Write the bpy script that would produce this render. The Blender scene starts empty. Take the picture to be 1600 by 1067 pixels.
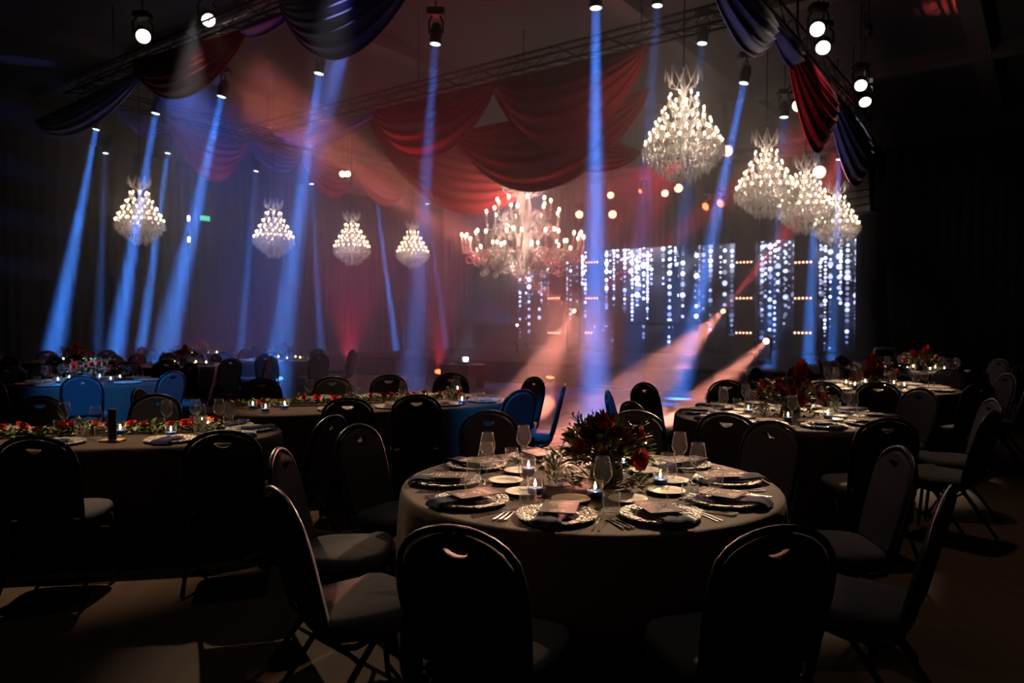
import bpy, math, random
from math import sin, cos, pi, radians, atan2, sqrt, floor
from mathutils import Vector, Matrix
random.seed(7)
SC = bpy.context.scene
COL = SC.collection

# ---------------------------------------------------------------- camera
F = 1155.0
PITCH = math.atan(30.5 / F)
CAMZ = 1.55
cam = bpy.data.cameras.new('camera'); camo = bpy.data.objects.new('camera', cam); COL.objects.link(camo)
cam.sensor_width = 36; cam.lens = 36 * F / 1600
camo.location = (0, 0, CAMZ); camo.rotation_euler = (pi / 2 - PITCH, 0, 0)
cam.clip_end = 200
cam.dof.use_dof = True; cam.dof.focus_distance = 3.5; cam.dof.aperture_fstop = 2.8
SC.camera = camo
# ---------------------------------------------------------------- world, exposure
w = bpy.data.worlds.new('world'); SC.world = w; w.use_nodes = True
w.node_tree.nodes['Background'].inputs[0].default_value = (0.0, 0.0, 0.0, 1)
SC.view_settings.view_transform = 'Standard'; SC.view_settings.look = 'None'
SC.view_settings.gamma = 1; SC.view_settings.use_curve_mapping = False
SC.view_settings.exposure = 0.0
cy = SC.cycles
cy.max_bounces = 5; cy.diffuse_bounces = 2; cy.glossy_bounces = 3; cy.transmission_bounces = 4
cy.transparent_max_bounces = 24; cy.volume_bounces = 0
cy.caustics_reflective = False; cy.caustics_refractive = False
cy.sample_clamp_indirect = 2.0; cy.sample_clamp_direct = 60.0
cy.use_denoising = True

HAZE = 0.038            # scattering per metre of the stage smoke
BEAM = 1.0              # overall gains for the lamp families
BLUE = (0.055, 0.25, 1.0); SALMON = (1.0, .33, .23); RED = (1.0, 0.09, 0.10); WARM = (1.0, 0.72, 0.46)

# ---------------------------------------------------------------- helpers
def P(px, py, Y):
    """point seen at pixel (px, py) at distance Y in front of the lens"""
    u = (px - 800) / F; v = (533.5 - py) / F
    d = Vector((u, cos(PITCH) + v * sin(PITCH), -sin(PITCH) + v * cos(PITCH)))
    return Vector((0, 0, CAMZ)) + d * (Y / d.y)
AX = Vector((.809, -.588, 0)); BX = Vector((.588, .809, 0))   # across and along the hall
ROOMROT = atan2(-.588, .809)
def AB(a, b, z=0.0):
    return AX * a + BX * b + Vector((0, 0, z))
def on_b(px, b, z):
    dx = (px - 800) / F; y = b / (.588 * dx + .809); return Vector((dx * y, y, z))
def on_a(px, a, z):
    dx = (px - 800) / F; y = a / (.809 * dx - .588); return Vector((dx * y, y, z))

def srgb(r, g, b):
    f = lambda c: (c / 255 / 12.92) if c / 255 <= .04045 else ((c / 255 + .055) / 1.055) ** 2.4
    return (f(r), f(g), f(b))
class NT:
    def __init__(s, name):
        s.m = bpy.data.materials.new(name); s.m.use_nodes = True; s.t = s.m.node_tree; s.t.nodes.clear()
        s.out = s.n('ShaderNodeOutputMaterial')
    def n(s, typ, **kw):
        x = s.t.nodes.new(typ)
        for k, v in kw.items(): setattr(x, k, v)
        return x
    def put(s, sock, v):
        if isinstance(v, bpy.types.NodeSocket): s.t.links.new(v, sock)
        else: sock.default_value = v
    def math(s, op, a, b=0.0, c=0.0, clamp=False):
        x = s.n('ShaderNodeMath', operation=op); x.use_clamp = clamp
        s.put(x.inputs[0], a); s.put(x.inputs[1], b); s.put(x.inputs[2], c); return x.outputs[0]
    def mixc(s, f, a, b):
        x = s.n('ShaderNodeMix', data_type='RGBA'); s.put(x.inputs[0], f)
        s.put(x.inputs[6], a if not isinstance(a, tuple) else (*a[:3], 1)); s.put(x.inputs[7], b if not isinstance(b, tuple) else (*b[:3], 1)); return x.outputs[2]
    def coord(s, which='Object'):
        return s.n('ShaderNodeTexCoord').outputs[which]
    def noise(s, vec, scale, detail=3.0):
        x = s.n('ShaderNodeTexNoise'); s.put(x.inputs['Vector'], vec); x.inputs['Scale'].default_value = scale; x.inputs['Detail'].default_value = detail
        return x.outputs['Fac']
    def bsdf(s, color, rough=.5, metal=0.0, **kw):
        x = s.n('ShaderNodeBsdfPrincipled')
        s.put(x.inputs['Base Color'], color if isinstance(color, bpy.types.NodeSocket) else (*color, 1))
        s.put(x.inputs['Roughness'], rough); s.put(x.inputs['Metallic'], metal)
        for k, v in kw.items(): s.put(x.inputs[k.replace('_', ' ')], v)
        return x
    def bump(s, bs, h, strength=.3, dist=.01):
        x = s.n('ShaderNodeBump'); x.inputs['Strength'].default_value = strength; x.inputs['Distance'].default_value = dist
        s.put(x.inputs['Height'], h); s.t.links.new(x.outputs[0], bs.inputs['Normal'])
    def end(s, sh):
        s.t.links.new(sh.outputs[0], s.out.inputs['Surface']); return s.m

def simple(name, color, rough=.5, metal=0.0, vary=.15, scale=20.0, bump=0.0, **kw):
    t = NT(name); co = t.coord()
    f = t.noise(co, scale)
    c = t.mixc(f, tuple(x * (1 - vary) for x in color), tuple(min(1, x * (1 + vary)) for x in color))
    b = t.bsdf(c, rough, metal, **kw)
    if bump: t.bump(b, t.noise(co, scale * 6, 2), bump, .004)
    return t.end(b)
def glow(name, color, strength, sampled=False):
    t = NT(name); e = t.n('ShaderNodeEmission'); e.inputs[0].default_value = (*color, 1); e.inputs[1].default_value = strength
    m = t.end(e)
    if not sampled: m.cycles.emission_sampling = 'NONE'
    return m
def thin_glass(name, tint=(.96, .97, .98), base=.03, edge=.8, rough=.05, milk=.004, power=4.5):
    t = NT(name)
    lw = t.n('ShaderNodeLayerWeight'); lw.inputs[0].default_value = .5
    f = t.math('ADD', base, t.math('MULTIPLY', edge, t.math('POWER', lw.outputs['Facing'], power)), clamp=True)
    tr = t.n('ShaderNodeBsdfTransparent'); tr.inputs[0].default_value = (*tint, 1)
    gl = t.n('ShaderNodeBsdfGlossy'); gl.inputs['Roughness'].default_value = rough
    df = t.n('ShaderNodeBsdfDiffuse'); df.inputs[0].default_value = (.9, .9, .9, 1)
    tl = t.n('ShaderNodeBsdfTranslucent'); tl.inputs[0].default_value = (.9, .9, .9, 1)
    a = t.n('ShaderNodeMixShader'); t.put(a.inputs[0], .5); t.t.links.new(df.outputs[0], a.inputs[1]); t.t.links.new(tl.outputs[0], a.inputs[2])
    b = t.n('ShaderNodeMixShader'); t.put(b.inputs[0], f); t.t.links.new(tr.outputs[0], b.inputs[1]); t.t.links.new(gl.outputs[0], b.inputs[2])
    c = t.n('ShaderNodeMixShader')
    t.put(c.inputs[0], t.math('ADD', milk, t.math('MULTIPLY', .35, t.math('POWER', lw.outputs['Facing'], power + 2)), clamp=True))  # white mixed in, most at the rims, stands in for light caught in glass
    t.t.links.new(b.outputs[0], c.inputs[1]); t.t.links.new(a.outputs[0], c.inputs[2])
    return t.end(c)

class MB:
    """collects faces for ONE mesh object"""
    def __init__(s): s.v = []; s.f = []; s.sm = []; s.mi = []; s.cur = 0
    def add(s, vs, fs, smooth=True):
        o = len(s.v); s.v += [tuple(x) for x in vs]
        for f in fs: s.f.append([i + o for i in f]); s.sm.append(smooth); s.mi.append(s.cur)
        return s
    def box(s, c, d, M=None):
        x, y, z = d[0] / 2, d[1] / 2, d[2] / 2; c = Vector(c)
        vs = [Vector((sx * x, sy * y, sz * z)) for sz in (-1, 1) for sy in (-1, 1) for sx in (-1, 1)]
        if M is not None: vs = [M @ v for v in vs]
        return s.add([v + c for v in vs], [(0, 2, 3, 1), (4, 5, 7, 6), (0, 1, 5, 4), (2, 6, 7, 3), (0, 4, 6, 2), (1, 3, 7, 5)], False)
    def bevbox(s, c, d, b):
        """box with chamfered edges (rings along z)"""
        x, y, z = d[0] / 2, d[1] / 2, d[2] / 2
        def ring(zz, i): return [(c[0] + sx * (x - i - (b if k else 0)), c[1] + sy * (y - i - (0 if k else b)), c[2] + zz) for sx, sy, k in ((1, -1, 0), (1, 1, 0), (1, 1, 1), (-1, 1, 1), (-1, 1, 0), (-1, -1, 0), (-1, -1, 1), (1, -1, 1))]
        rs = [ring(-z, b), ring(-z + b, 0), ring(z - b, 0), ring(z, b)]
        return s.loft(rs, True, False)
    def loft(s, rings, caps=True, smooth=True, closed=True):
        n = len(rings[0]); vs = [p for r in rings for p in r]; fs = []
        for i in range(len(rings) - 1):
            for j in range(n if closed else n - 1):
                k = (j + 1) % n; fs.append((i * n + j, i * n + k, (i + 1) * n + k, (i + 1) * n + j))
        s.add(vs, fs, smooth)
        if caps:
            o = len(s.v) - len(vs); m = len(rings) - 1
            s.f.append([o + j for j in reversed(range(n))]); s.f.append([o + m * n + j for j in range(n)]); s.sm += [False, False]; s.mi += [s.cur] * 2
        return s
    def lathe(s, prof, n=16, c=(0, 0, 0), caps=False, M=None):
        rs = []
        for r, z in prof:
            ring = [Vector((r * cos(2 * pi * j / n), r * sin(2 * pi * j / n), z)) for j in range(n)]
            if M is not None: ring = [M @ p for p in ring]
            rs.append([p + Vector(c) for p in ring])
        return s.loft(rs, caps)
    def tube(s, pts, r, n=8, closed=False, caps=True):
        pts = [Vector(p) for p in pts]; m = len(pts); rs = []; up = None
        for i, p in enumerate(pts):
            if closed: d = pts[(i + 1) % m] - pts[i - 1]
            else: d = pts[min(i + 1, m - 1)] - pts[max(i - 1, 0)]
            d.normalize()
            if up is None:
                up = Vector((0, 0, 1)) if abs(d.z) < .9 else Vector((1, 0, 0))
            a = (up - d * up.dot(d)).normalized(); b = d.cross(a); up = a
            rr = r[i] if isinstance(r, (list, tuple)) else r
            rs.append([p + a * rr * cos(2 * pi * j / n) + b * rr * sin(2 * pi * j / n) for j in range(n)])
        if closed: rs.append(rs[0])
        return s.loft(rs, caps and not closed)
    def prism(s, out, z0, z1, zf=None):
        n = len(out); zf = zf or (lambda x, y: 0)
        vs = [(x, y, z0 + zf(x, y)) for x, y in out] + [(x, y, z1 + zf(x, y)) for x, y in out]
        return s.add(vs, [list(reversed(range(n))), list(range(n, 2 * n))] + [(i, (i + 1) % n, n + (i + 1) % n, n + i) for i in range(n)], False)
    def ball(s, c, r, n=8, m=6, sz=1.0):
        return s.lathe([(max(1e-4, r * sin(pi * i / m)), -r * sz * cos(pi * i / m)) for i in range(m + 1)], n, c)
    def mesh(s, name, mats):
        me = bpy.data.meshes.new(name); me.from_pydata(s.v, [], s.f)
        me.polygons.foreach_set('use_smooth', s.sm)
        if not isinstance(mats, (list, tuple)): mats = [mats]
        for m in mats: me.materials.append(m)
        if len(mats) > 1: me.polygons.foreach_set('material_index', s.mi)
        me.update(); return me
    def build(s, name, mats, parent=None, kind=None):
        return link(name, s.mesh(name, mats), parent, kind)
def link(name, me, parent=None, kind=None):
    o = bpy.data.objects.new(name, me); COL.objects.link(o)
    if parent is not None: o.parent = parent
    if kind: o['kind'] = kind
    return o
def empty(name, loc=(0, 0, 0), rz=0.0):
    o = bpy.data.objects.new(name, None); COL.objects.link(o); o.location = loc; o.rotation_euler = (0, 0, rz); o.empty_display_size = .1
    return o
def tag(o, label, cat, group=None, kind=None):
    o['label'] = label; o['category'] = cat
    if group: o['group'] = group
    if kind: o['kind'] = kind
    return o
def struct(name, mb, m):
    o = mb.build(name, m); o['kind'] = 'structure'; return o
KIDS = {}
def copy_tree(o, parent=None):
    c = o.copy(); COL.objects.link(c)
    if parent is not None: c.parent = parent
    for ch in o.children: copy_tree(ch, c)
    return c
USED = {}
def place(proto, loc, rz, label, group=None, scale=None):
    """the first call uses the prototype itself, later ones copy it with its parts"""
    if proto.name in USED: o = copy_tree(proto)
    else: o = proto; USED[proto.name] = 1
    o.location = loc; o.rotation_euler = (0, 0, rz)
    if scale: o.scale = scale if isinstance(scale, tuple) else (scale,) * 3
    o['label'] = label
    if group: o['group'] = group
    return o
def rot_to(d):
    return Vector((0, 0, 1)).rotation_difference(Vector(d).normalized()).to_matrix()
def lamp(kind, name, loc, color, power, target=None, angle=None, blend=.4, radius=.05, falloff=None, parent=None, gobo=None, lin=None):
    L = bpy.data.lights.new(name, kind); o = bpy.data.objects.new(name, L); COL.objects.link(o)
    L.color = color; L.energy = power; L.shadow_soft_size = radius
    o.location = loc
    if target is not None: o.rotation_euler = (Vector(target) - Vector(loc)).to_track_quat('-Z', 'Y').to_euler()
    if kind == 'SPOT': L.spot_size = radians(angle); L.spot_blend = blend
    if falloff or gobo:
        L.use_nodes = True; t = L.node_tree; e = t.nodes['Emission']
        val = None
        if falloff:
            lf = t.nodes.new('ShaderNodeLightFalloff'); lf.inputs[0].default_value = 1.0; val = lf.outputs[falloff]
        if gobo:
            tc = t.nodes.new('ShaderNodeTexCoord'); no = t.nodes.new('ShaderNodeTexNoise'); no.inputs['Scale'].default_value = gobo[0]; no.inputs['Detail'].default_value = 2
            mp = t.nodes.new('ShaderNodeMapping'); mp.inputs['Scale'].default_value = gobo[2]
            rp = t.nodes.new('ShaderNodeMapRange'); rp.inputs[1].default_value = gobo[1]; rp.inputs[2].default_value = gobo[1] + .12; rp.inputs[3].default_value = .05
            t.links.new(tc.outputs['Normal'], mp.inputs[0]); t.links.new(mp.outputs[0], no.inputs['Vector']); t.links.new(no.outputs['Fac'], rp.inputs[0])
            if val is not None:
                mm = t.nodes.new('ShaderNodeMath'); mm.operation = 'MULTIPLY'; t.links.new(val, mm.inputs[0]); t.links.new(rp.outputs[0], mm.inputs[1]); val = mm.outputs[0]
            else: val = rp.outputs[0]
        t.links.new(val, e.inputs['Strength'])
    return o

def beam_light(p, d, col, pw, ang, rad):
    """the narrow collimated beam of a moving head"""
    L = bpy.data.lights.new('beam_lamp', 'AREA'); o = bpy.data.objects.new('beam_lamp', L); COL.objects.link(o)
    L.shape = 'DISK'; L.size = 2 * rad; L.spread = radians(ang); L.color = col; L.energy = pw * .0024
    o.location = p; o.rotation_euler = d.to_track_quat('-Z', 'Y').to_euler()
    L.use_nodes = True; t = L.node_tree; e = t.nodes['Emission']
    lf = t.nodes.new('ShaderNodeLightFalloff'); lf.inputs[0].default_value = .3
    ad = t.nodes.new('ShaderNodeMath'); ad.operation = 'ADD'
    t.links.new(lf.outputs['Quadratic'], ad.inputs[0]); t.links.new(lf.outputs['Linear'], ad.inputs[1]); t.links.new(ad.outputs[0], e.inputs['Strength'])
    return o
# ---------------------------------------------------------------- materials
M = {}
M['cloth'] = simple('table_linen', (.060, .041, .032), .9, vary=.12, scale=60, bump=.25, Specular_IOR_Level=.15)
M['chair_fabric'] = simple('chair_fabric', (.068, .065, .070), .95, vary=.12, scale=120, bump=.3, Specular_IOR_Level=.1)
M['chair_metal'] = simple('black_metal', (.012, .012, .013), .32, .3, vary=.1)
M['rig'] = simple('rig_black', (.012, .012, .013), .5, .2, vary=.1)
M['truss'] = simple('truss_metal', (.008, .008, .009), .5, .6, vary=.1)
M['wall'] = simple('black_wall', (.012, .011, .013), .95, vary=.3, scale=2)
M['drape'] = simple('black_drape', (.005, .005, .007), .9, vary=.3, scale=5)
M['ceil'] = simple('ceiling_dark', (.03, .03, .032), .9, vary=.2, scale=1)
M['beam'] = simple('ceiling_beam', (.06, .058, .056), .8, vary=.2, scale=2)
M['red_cloth'] = simple('red_voile', (.32, .016, .030), .7, vary=.2, scale=6, Specular_IOR_Level=.15)
M['navy_cloth'] = simple('navy_voile', (.04, .05, .36), .5, vary=.2, scale=6, Sheen_Weight=.3)
M['glass'] = thin_glass('clear_glass')
M['crystal'] = thin_glass('chandelier_crystal', base=.12, edge=.4, rough=.12, milk=.75, power=1.5)
M['scroll'] = thin_glass('scroll_glass', base=.08, edge=.3, rough=.15, milk=.80, power=1.5)
M['bulb'] = glow('warm_bulb', (1.0, .68, .37), 15)
M['silver'] = simple('cutlery_steel', (.75, .73, .70), .18, 1.0, vary=.05)
M['china'] = simple('cream_china', (.62, .56, .46), .25, vary=.05)
M['navy'] = simple('navy_napkin', (.016, .020, .050), .95, vary=.15, scale=90, bump=.3, Specular_IOR_Level=.1)
M['wax'] = simple('blue_wax', (.014, .11, .65), .3, vary=.1)
M['flame'] = glow('flame', (1.0, .58, .20), 40)
M['rose'] = simple('red_petal', (.27, .007, .011), .55, vary=.35, scale=25)
M['rose_bright'] = simple('scarlet_petal', (.52, .010, .012), .55, vary=.3, scale=25)
M['leaf'] = simple('green_leaf', (.11, .15, .035), .55, vary=.5, scale=9)
M['leaf_dark'] = simple('burgundy_leaf', (.055, .018, .014), .5, vary=.5, scale=9)
M['lens_white'] = glow('lens_cool', (.72, .90, 1.0), 5)
M['lens_warm'] = glow('lens_warm', (1.0, .80, .58), 10)
M['lens_red'] = glow('lens_red', (1.0, .16, .05), 5)
M['lens_orange'] = glow('lens_orange', (1.0, .45, .28), 5)
M['exit'] = glow('exit_panel', (.10, .75, .45), 1.6)
M['steel_rail'] = simple('pale_rail', (.55, .47, .43), .4, .2)
def _charger():
    t = NT('beaded_silver'); co = t.coord(); v = t.n('ShaderNodeTexVoronoi'); t.put(v.inputs['Vector'], co); v.inputs['Scale'].default_value = 75
    c = t.mixc(v.outputs['Distance'], (.85, .78, .68), (.22, .19, .155))
    b = t.bsdf(c, .28, .4); t.bump(b, t.math('SUBTRACT', 1.0, v.outputs['Distance']), 1.0, .02); return t.end(b)
M['charger'] = _charger()
M['well'] = simple('dark_glaze', (.05, .045, .042), .15)
def _menu():
    t = NT('menu_card'); co = t.coord(); sp = t.n('ShaderNodeSeparateXYZ'); t.put(sp.inputs[0], co); x, y = sp.outputs[0], sp.outputs[1]
    row = t.math('FLOOR', t.math('MULTIPLY', y, 62)); fy = t.math('FRACT', t.math('MULTIPLY', y, 62))
    wn = t.n('ShaderNodeTexWhiteNoise', noise_dimensions='1D'); t.put(wn.inputs['W'], row)
    line = t.math('MULTIPLY', t.math('GREATER_THAN', fy, .45), t.math('LESS_THAN', t.math('ABSOLUTE', x), t.math('MULTIPLY', .060, wn.outputs['Value'])))
    line = t.math('MULTIPLY', line, t.math('GREATER_THAN', t.noise(co, 330, 1), .45))
    inside = t.math('LESS_THAN', t.math('ABSOLUTE', y), .088)
    line = t.math('MULTIPLY', line, inside)
    c = t.mixc(line, (.062, .038, .035), (.46, .34, .29)); return t.end(t.bsdf(c, .85, Specular_IOR_Level=.15))
M['menu'] = _menu()
def _wood():
    t = NT('wood_floor'); co = t.coord(); mp = t.n('ShaderNodeMapping'); t.put(mp.inputs[0], co); mp.inputs['Scale'].default_value = (9, .8, 1)
    f = t.noise(mp.outputs[0], 1.6, 6); c = t.mixc(f, (.022, .013, .008), (.050, .031, .020)); b = t.bsdf(c, .8, Specular_IOR_Level=.12); t.bump(b, f, .2, .01); return t.end(b)
M['floor'] = _wood()
def _dance():
    t = NT('dance_floor'); co = t.coord(); f = t.noise(co, 1.1, 4)
    c = t.mixc(f, (.018, .016, .018), (.06, .05, .06)); r = t.math('ADD', .38, t.math('MULTIPLY', f, .30)); b = t.bsdf(c, r, Specular_IOR_Level=.10); t.bump(b, t.noise(co, 3.0, 3), .10, .03); return t.end(b)
M['dance'] = _dance()
M['stage'] = simple('stage_black', (.010, .008, .009), .85, vary=.2, scale=3, Specular_IOR_Level=.08)
def _led(name, seed, gain, fall, bright=None):
    """beaded light strings shown on a screen"""
    t = NT(name); sp = t.n('ShaderNodeSeparateXYZ'); t.put(sp.inputs[0], t.coord()); x, z = sp.outputs[0], sp.outputs[2]
    tot = None
    for k, (cw, s2, dens) in enumerate(((.25, 0.0, .66), (.15, 5.3, .62))):
        cx = t.math('ADD', t.math('DIVIDE', x, cw), seed + s2 + 50); col = t.math('FLOOR', cx); fx = t.math('SUBTRACT', t.math('FRACT', cx), .5)
        w1 = t.n('ShaderNodeTexWhiteNoise', noise_dimensions='1D'); t.put(w1.inputs['W'], col)
        sc = t.n('ShaderNodeSeparateColor'); t.put(sc.inputs[0], w1.outputs['Color'])
        w3 = t.n('ShaderNodeTexWhiteNoise', noise_dimensions='1D'); t.put(w3.inputs['W'], t.math('ADD', col, 31.4))
        s3 = t.n('ShaderNodeSeparateColor'); t.put(s3.inputs[0], w3.outputs['Color'])
        pitch = t.math('ADD', .62, t.math('MULTIPLY', s3.outputs[0], .95))
        zz = t.math('ADD', t.math('DIVIDE', z, t.math('MULTIPLY', cw, pitch)), t.math('MULTIPLY', sc.outputs[0], 17.0)); row = t.math('FLOOR', zz); fz = t.math('MULTIPLY', pitch, t.math('SUBTRACT', t.math('FRACT', zz), .5))
        cv = t.n('ShaderNodeCombineXYZ'); t.put(cv.inputs[0], col); t.put(cv.inputs[1], row); t.put(cv.inputs[2], 3.7 * k + 1)
        w2 = t.n('ShaderNodeTexWhiteNoise', noise_dimensions='3D'); t.put(w2.inputs['Vector'], cv.outputs[0])
        s2c = t.n('ShaderNodeSeparateColor'); t.put(s2c.inputs[0], w2.outputs['Color'])
        d = t.math('SQRT', t.math('ADD', t.math('MULTIPLY', fx, fx), t.math('MULTIPLY', fz, fz)))
        rad = t.math('ADD', .17, t.math('MULTIPLY', .27, s2c.outputs[0]))
        dot = t.math('MULTIPLY', t.math('SUBTRACT', 1.0, t.math('DIVIDE', d, rad), clamp=True), 2.6, clamp=False)
        dot = t.math('MINIMUM', dot, 1.0)
        on = t.math('LESS_THAN', sc.outputs[1], dens)
        length = t.math('GREATER_THAN', z, t.math('MULTIPLY', sc.outputs[2], 2.4))     # each string ends at its own height
        br = t.math('MULTIPLY', t.math('MULTIPLY', dot, on), t.math('MULTIPLY', length, t.math('MULTIPLY', t.math('POWER', s2c.outputs[1], 1.5), t.math('ADD', .12, t.math('MULTIPLY', 1.5, t.math('POWER', s3.outputs[1], 2.0))))))
        tot = br if tot is None else t.math('ADD', tot, br)
    cl = t.noise(t.coord(), .75, 2)
    cl = t.math('MULTIPLY', t.math('POWER', t.math('MULTIPLY', cl, 1.7), 4.0), t.math('ADD', .35, t.math('MULTIPLY', z, fall)))
    if bright:
        for x0, wx, am in bright:
            dx = t.math('DIVIDE', t.math('SUBTRACT', x, x0), wx)
            cl = t.math('ADD', cl, t.math('MULTIPLY', t.math('MULTIPLY', am, t.math('MULTIPLY', z, .35)), t.math('EXPONENT', t.math('MULTIPLY', -1.0, t.math('MULTIPLY', dx, dx)))))
    tot = t.math('MULTIPLY', tot, t.math('ADD', .35, cl))
    base = t.math('MULTIPLY', t.math('POWER', cl, 1.6), .09)
    colr = t.mixc(t.math('MULTIPLY', z, .33, clamp=True), (.24, .34, 1.0), (.62, .66, 1.0))
    e = t.n('ShaderNodeEmission'); t.put(e.inputs[0], colr); t.put(e.inputs[1], t.math('ADD', t.math('MULTIPLY', tot, gain), t.math('ADD', base, .004)))
    return t.end(e)

# ---------------------------------------------------------------- the room
A0, A1, B0, B1, HT = -25.0, 4.5, -6.0, 28.5, 8.6
def hall_box(a0, a1, b0, b1, z0, z1):
    R = Matrix.Rotation(ROOMROT, 3, 'Z')
    return MB().box(AB((a0 + a1) / 2, (b0 + b1) / 2, (z0 + z1) / 2), (a1 - a0, b1 - b0, z1 - z0), R)
struct('floor', hall_box(A0, A1, B0, B1, -.2, 0), M['floor'])
struct('ceiling', hall_box(A0, A1, B0, B1, HT, HT + .2), M['ceil'])
struct('wall_left', hall_box(A0 - .2, A0, B0, B1, 0, HT), M['wall'])
struct('wall_right', hall_box(A1, A1 + .2, B0, B1, 0, HT), M['wall'])
struct('wall_back', hall_box(A0, A1, B1, B1 + .2, 0, HT), M['wall'])
struct('wall_front', hall_box(A0, A1, B0 - .2, B0, 0, HT), M['wall'])
k = 0
for b in (3.5, 9.9, 16.5, 22.5):
    k += 1; struct('trim_%d' % k, hall_box(A0, A1, b - .22, b + .22, HT - .32, HT), M['beam'])
for a in (-19.5, -13.6, -7.6, -1.5):
    k += 1; struct('trim_%d' % k, hall_box(a - .22, a + .22, B0, B1, HT - .27, HT), M['beam'])
# dance floor of square panels, laid on the hall floor
DA0, DA1, DB0, DB1 = -19.0, -3.6, 6.4, 15.0
dance = empty('dance_floor', AB((DA0 + DA1) / 2, (DB0 + DB1) / 2, 0), ROOMROT); dance['kind'] = 'structure'
na, nb = 11, 6
pw, pd = (DA1 - DA0) / na, (DB1 - DB0) / nb
me = MB().bevbox((0, 0, .012), (pw - .006, pd - .006, .024), .003).mesh('panel', M['dance'])
for i in range(na):
    for j in range(nb):
        o = link('panel', me, dance); o.location = (DA0 + (i + .5) * pw - (DA0 + DA1) / 2, DB0 + (j + .5) * pd - (DB0 + DB1) / 2, 0)
# black pleated drapes on the walls
def pleats(n_pts, L, H, depth, seed, per=.32):
    rnd = random.Random(seed); mb = MB(); rows = []
    ph = 0; prof = []
    for i in range(n_pts + 1):
        x = L * i / n_pts; ph += 2 * pi * (L / n_pts) / (per * (.8 + .5 * rnd.random())); prof.append((x, depth * (.5 + .5 * sin(ph))))
    front = [[(x, -d - .03, z) for x, d in prof] for z in (0.02, H)]
    n = n_pts + 1
    vs = front[0] + front[1] + [(x, -.0, z) for z in (.02, H) for x, d in prof]
    fs = [(i, i + 1, n + i + 1, n + i) for i in range(n_pts)] + [(2 * n + i, 3 * n + i, 3 * n + i + 1, 2 * n + i + 1) for i in range(n_pts)]
    fs += [(n + i, n + i + 1, 3 * n + i + 1, 3 * n + i) for i in range(n_pts)] + [(i, 2 * n + i, 2 * n + i + 1, i + 1) for i in range(n_pts)]
    return mb.add(vs, fs, True)
o = pleats(420, B1 - 6 - .3, 7.2, .12, 1).build('wall_drape', M['drape']); o.location = AB(A0 + .01, 6); o.rotation_euler = (0, 0, atan2(BX.y, BX.x))
tag(o, 'black pleated drape hanging along the wall behind the blue-lit tables', 'drape')
o = pleats(440, A1 - A0 - .6, 7.6, .12, 2).build('wall_drape', M['drape']); o.location = AB(A0 + .3, B1 - .01); o.rotation_euler = (0, 0, ROOMROT)
tag(o, 'black pleated drape hanging behind the stage and screens', 'drape')

# ---------------------------------------------------------------- haze
t = NT('stage_smoke'); vs = t.n('ShaderNodeVolumeScatter'); vs.inputs['Density'].default_value = HAZE; vs.inputs['Color'].default_value = (.96, .97, 1, 1); vs.inputs['Anisotropy'].default_value = .0
t.t.links.new(vs.outputs[0], t.out.inputs['Volume'])
o = hall_box(A0 + .3, -4.25, 7.6, B1 - .3, .03, HT - .4).build('haze', t.m)
tag(o, 'stage smoke hanging over the dance floor and stage', 'haze', kind='stuff')

# ---------------------------------------------------------------- stage and screens
SB = 15.2; SZ = .54
stage = empty('stage', AB(-11, SB, 0), ROOMROT); tag(stage, 'low black stage platform behind the dance floor', 'stage')
sa0, sa1 = -18.5, -2.6
nst = 10
for i in range(nst):
    wd = (sa1 - sa0) / nst; cxl = sa0 + (i + .5) * wd + 11
    MB().bevbox((cxl, 6.4, SZ - .06), (wd - .01, 12.8, .12), .012).build('deck_panel', M['stage'], stage)
    MB().bevbox((cxl, .06, (SZ - .12) / 2), (wd - .012, .05, SZ - .13), .008).build('front_panel', M['stage'], stage)
MB().box((.5 * (sa0 + sa1) + 11, -.02, .035), (sa1 - sa0, .10, .05)).build('edge_strip', M['truss'], stage)
LB = 24.5
def led(px0, px1, z0, z1, b, seed, gain, fall, label, bright=None):
    p0 = on_b(px0, b, z0); p1 = on_b(px1, b, z0); wd = (p1 - p0).length; c = (p0 + p1) / 2
    r = empty('led_screen', (c.x, c.y, z0), ROOMROT); tag(r, label, 'screen', 'screens on the stage')
    n = max(1, round(wd / 1.0))
    MB().box((0, .05, (z1 - z0) / 2), (wd, .08, z1 - z0)).build('housing', M['rig'], r)
    MB().box((0, 0, (z1 - z0) / 2), (wd - .02, .012, z1 - z0 - .02)).build('display', _led('screen_picture', seed, gain, fall, bright), r)
    if z0 > SZ: 
        for sx in (-.35, .35): MB().box((sx * wd, .06, (SZ - z0) / 2), (.06, .05, z0 - SZ)).build('leg', M['rig'], r)
    return r
led(808, 905, .62, 4.1, LB, 3, 9.5, .30, 'tall screen of thin light strings behind the big scrolled chandelier')
led(908, 1060, 1.35, 4.2, LB - .3, 19, 26.0, .62, 'brightest wide screen of dense white light strings at mid stage', ((.25, .40, 3.0), (1.25, .28, 1.6)))
led(1062, 1148, .62, 4.2, LB, 41, 10.8, .40, 'screen with sparse strings beside the tower of three blinder bars')
led(1178, 1240, .62, 4.2, LB, 57, 10.8, .35, 'narrow screen between the two dark blinder towers')
led(1271, 1336, .62, 4.2, LB, 66, 12.2, .35, 'end screen of light strings below the farthest chandelier of the aisle row')
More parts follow.
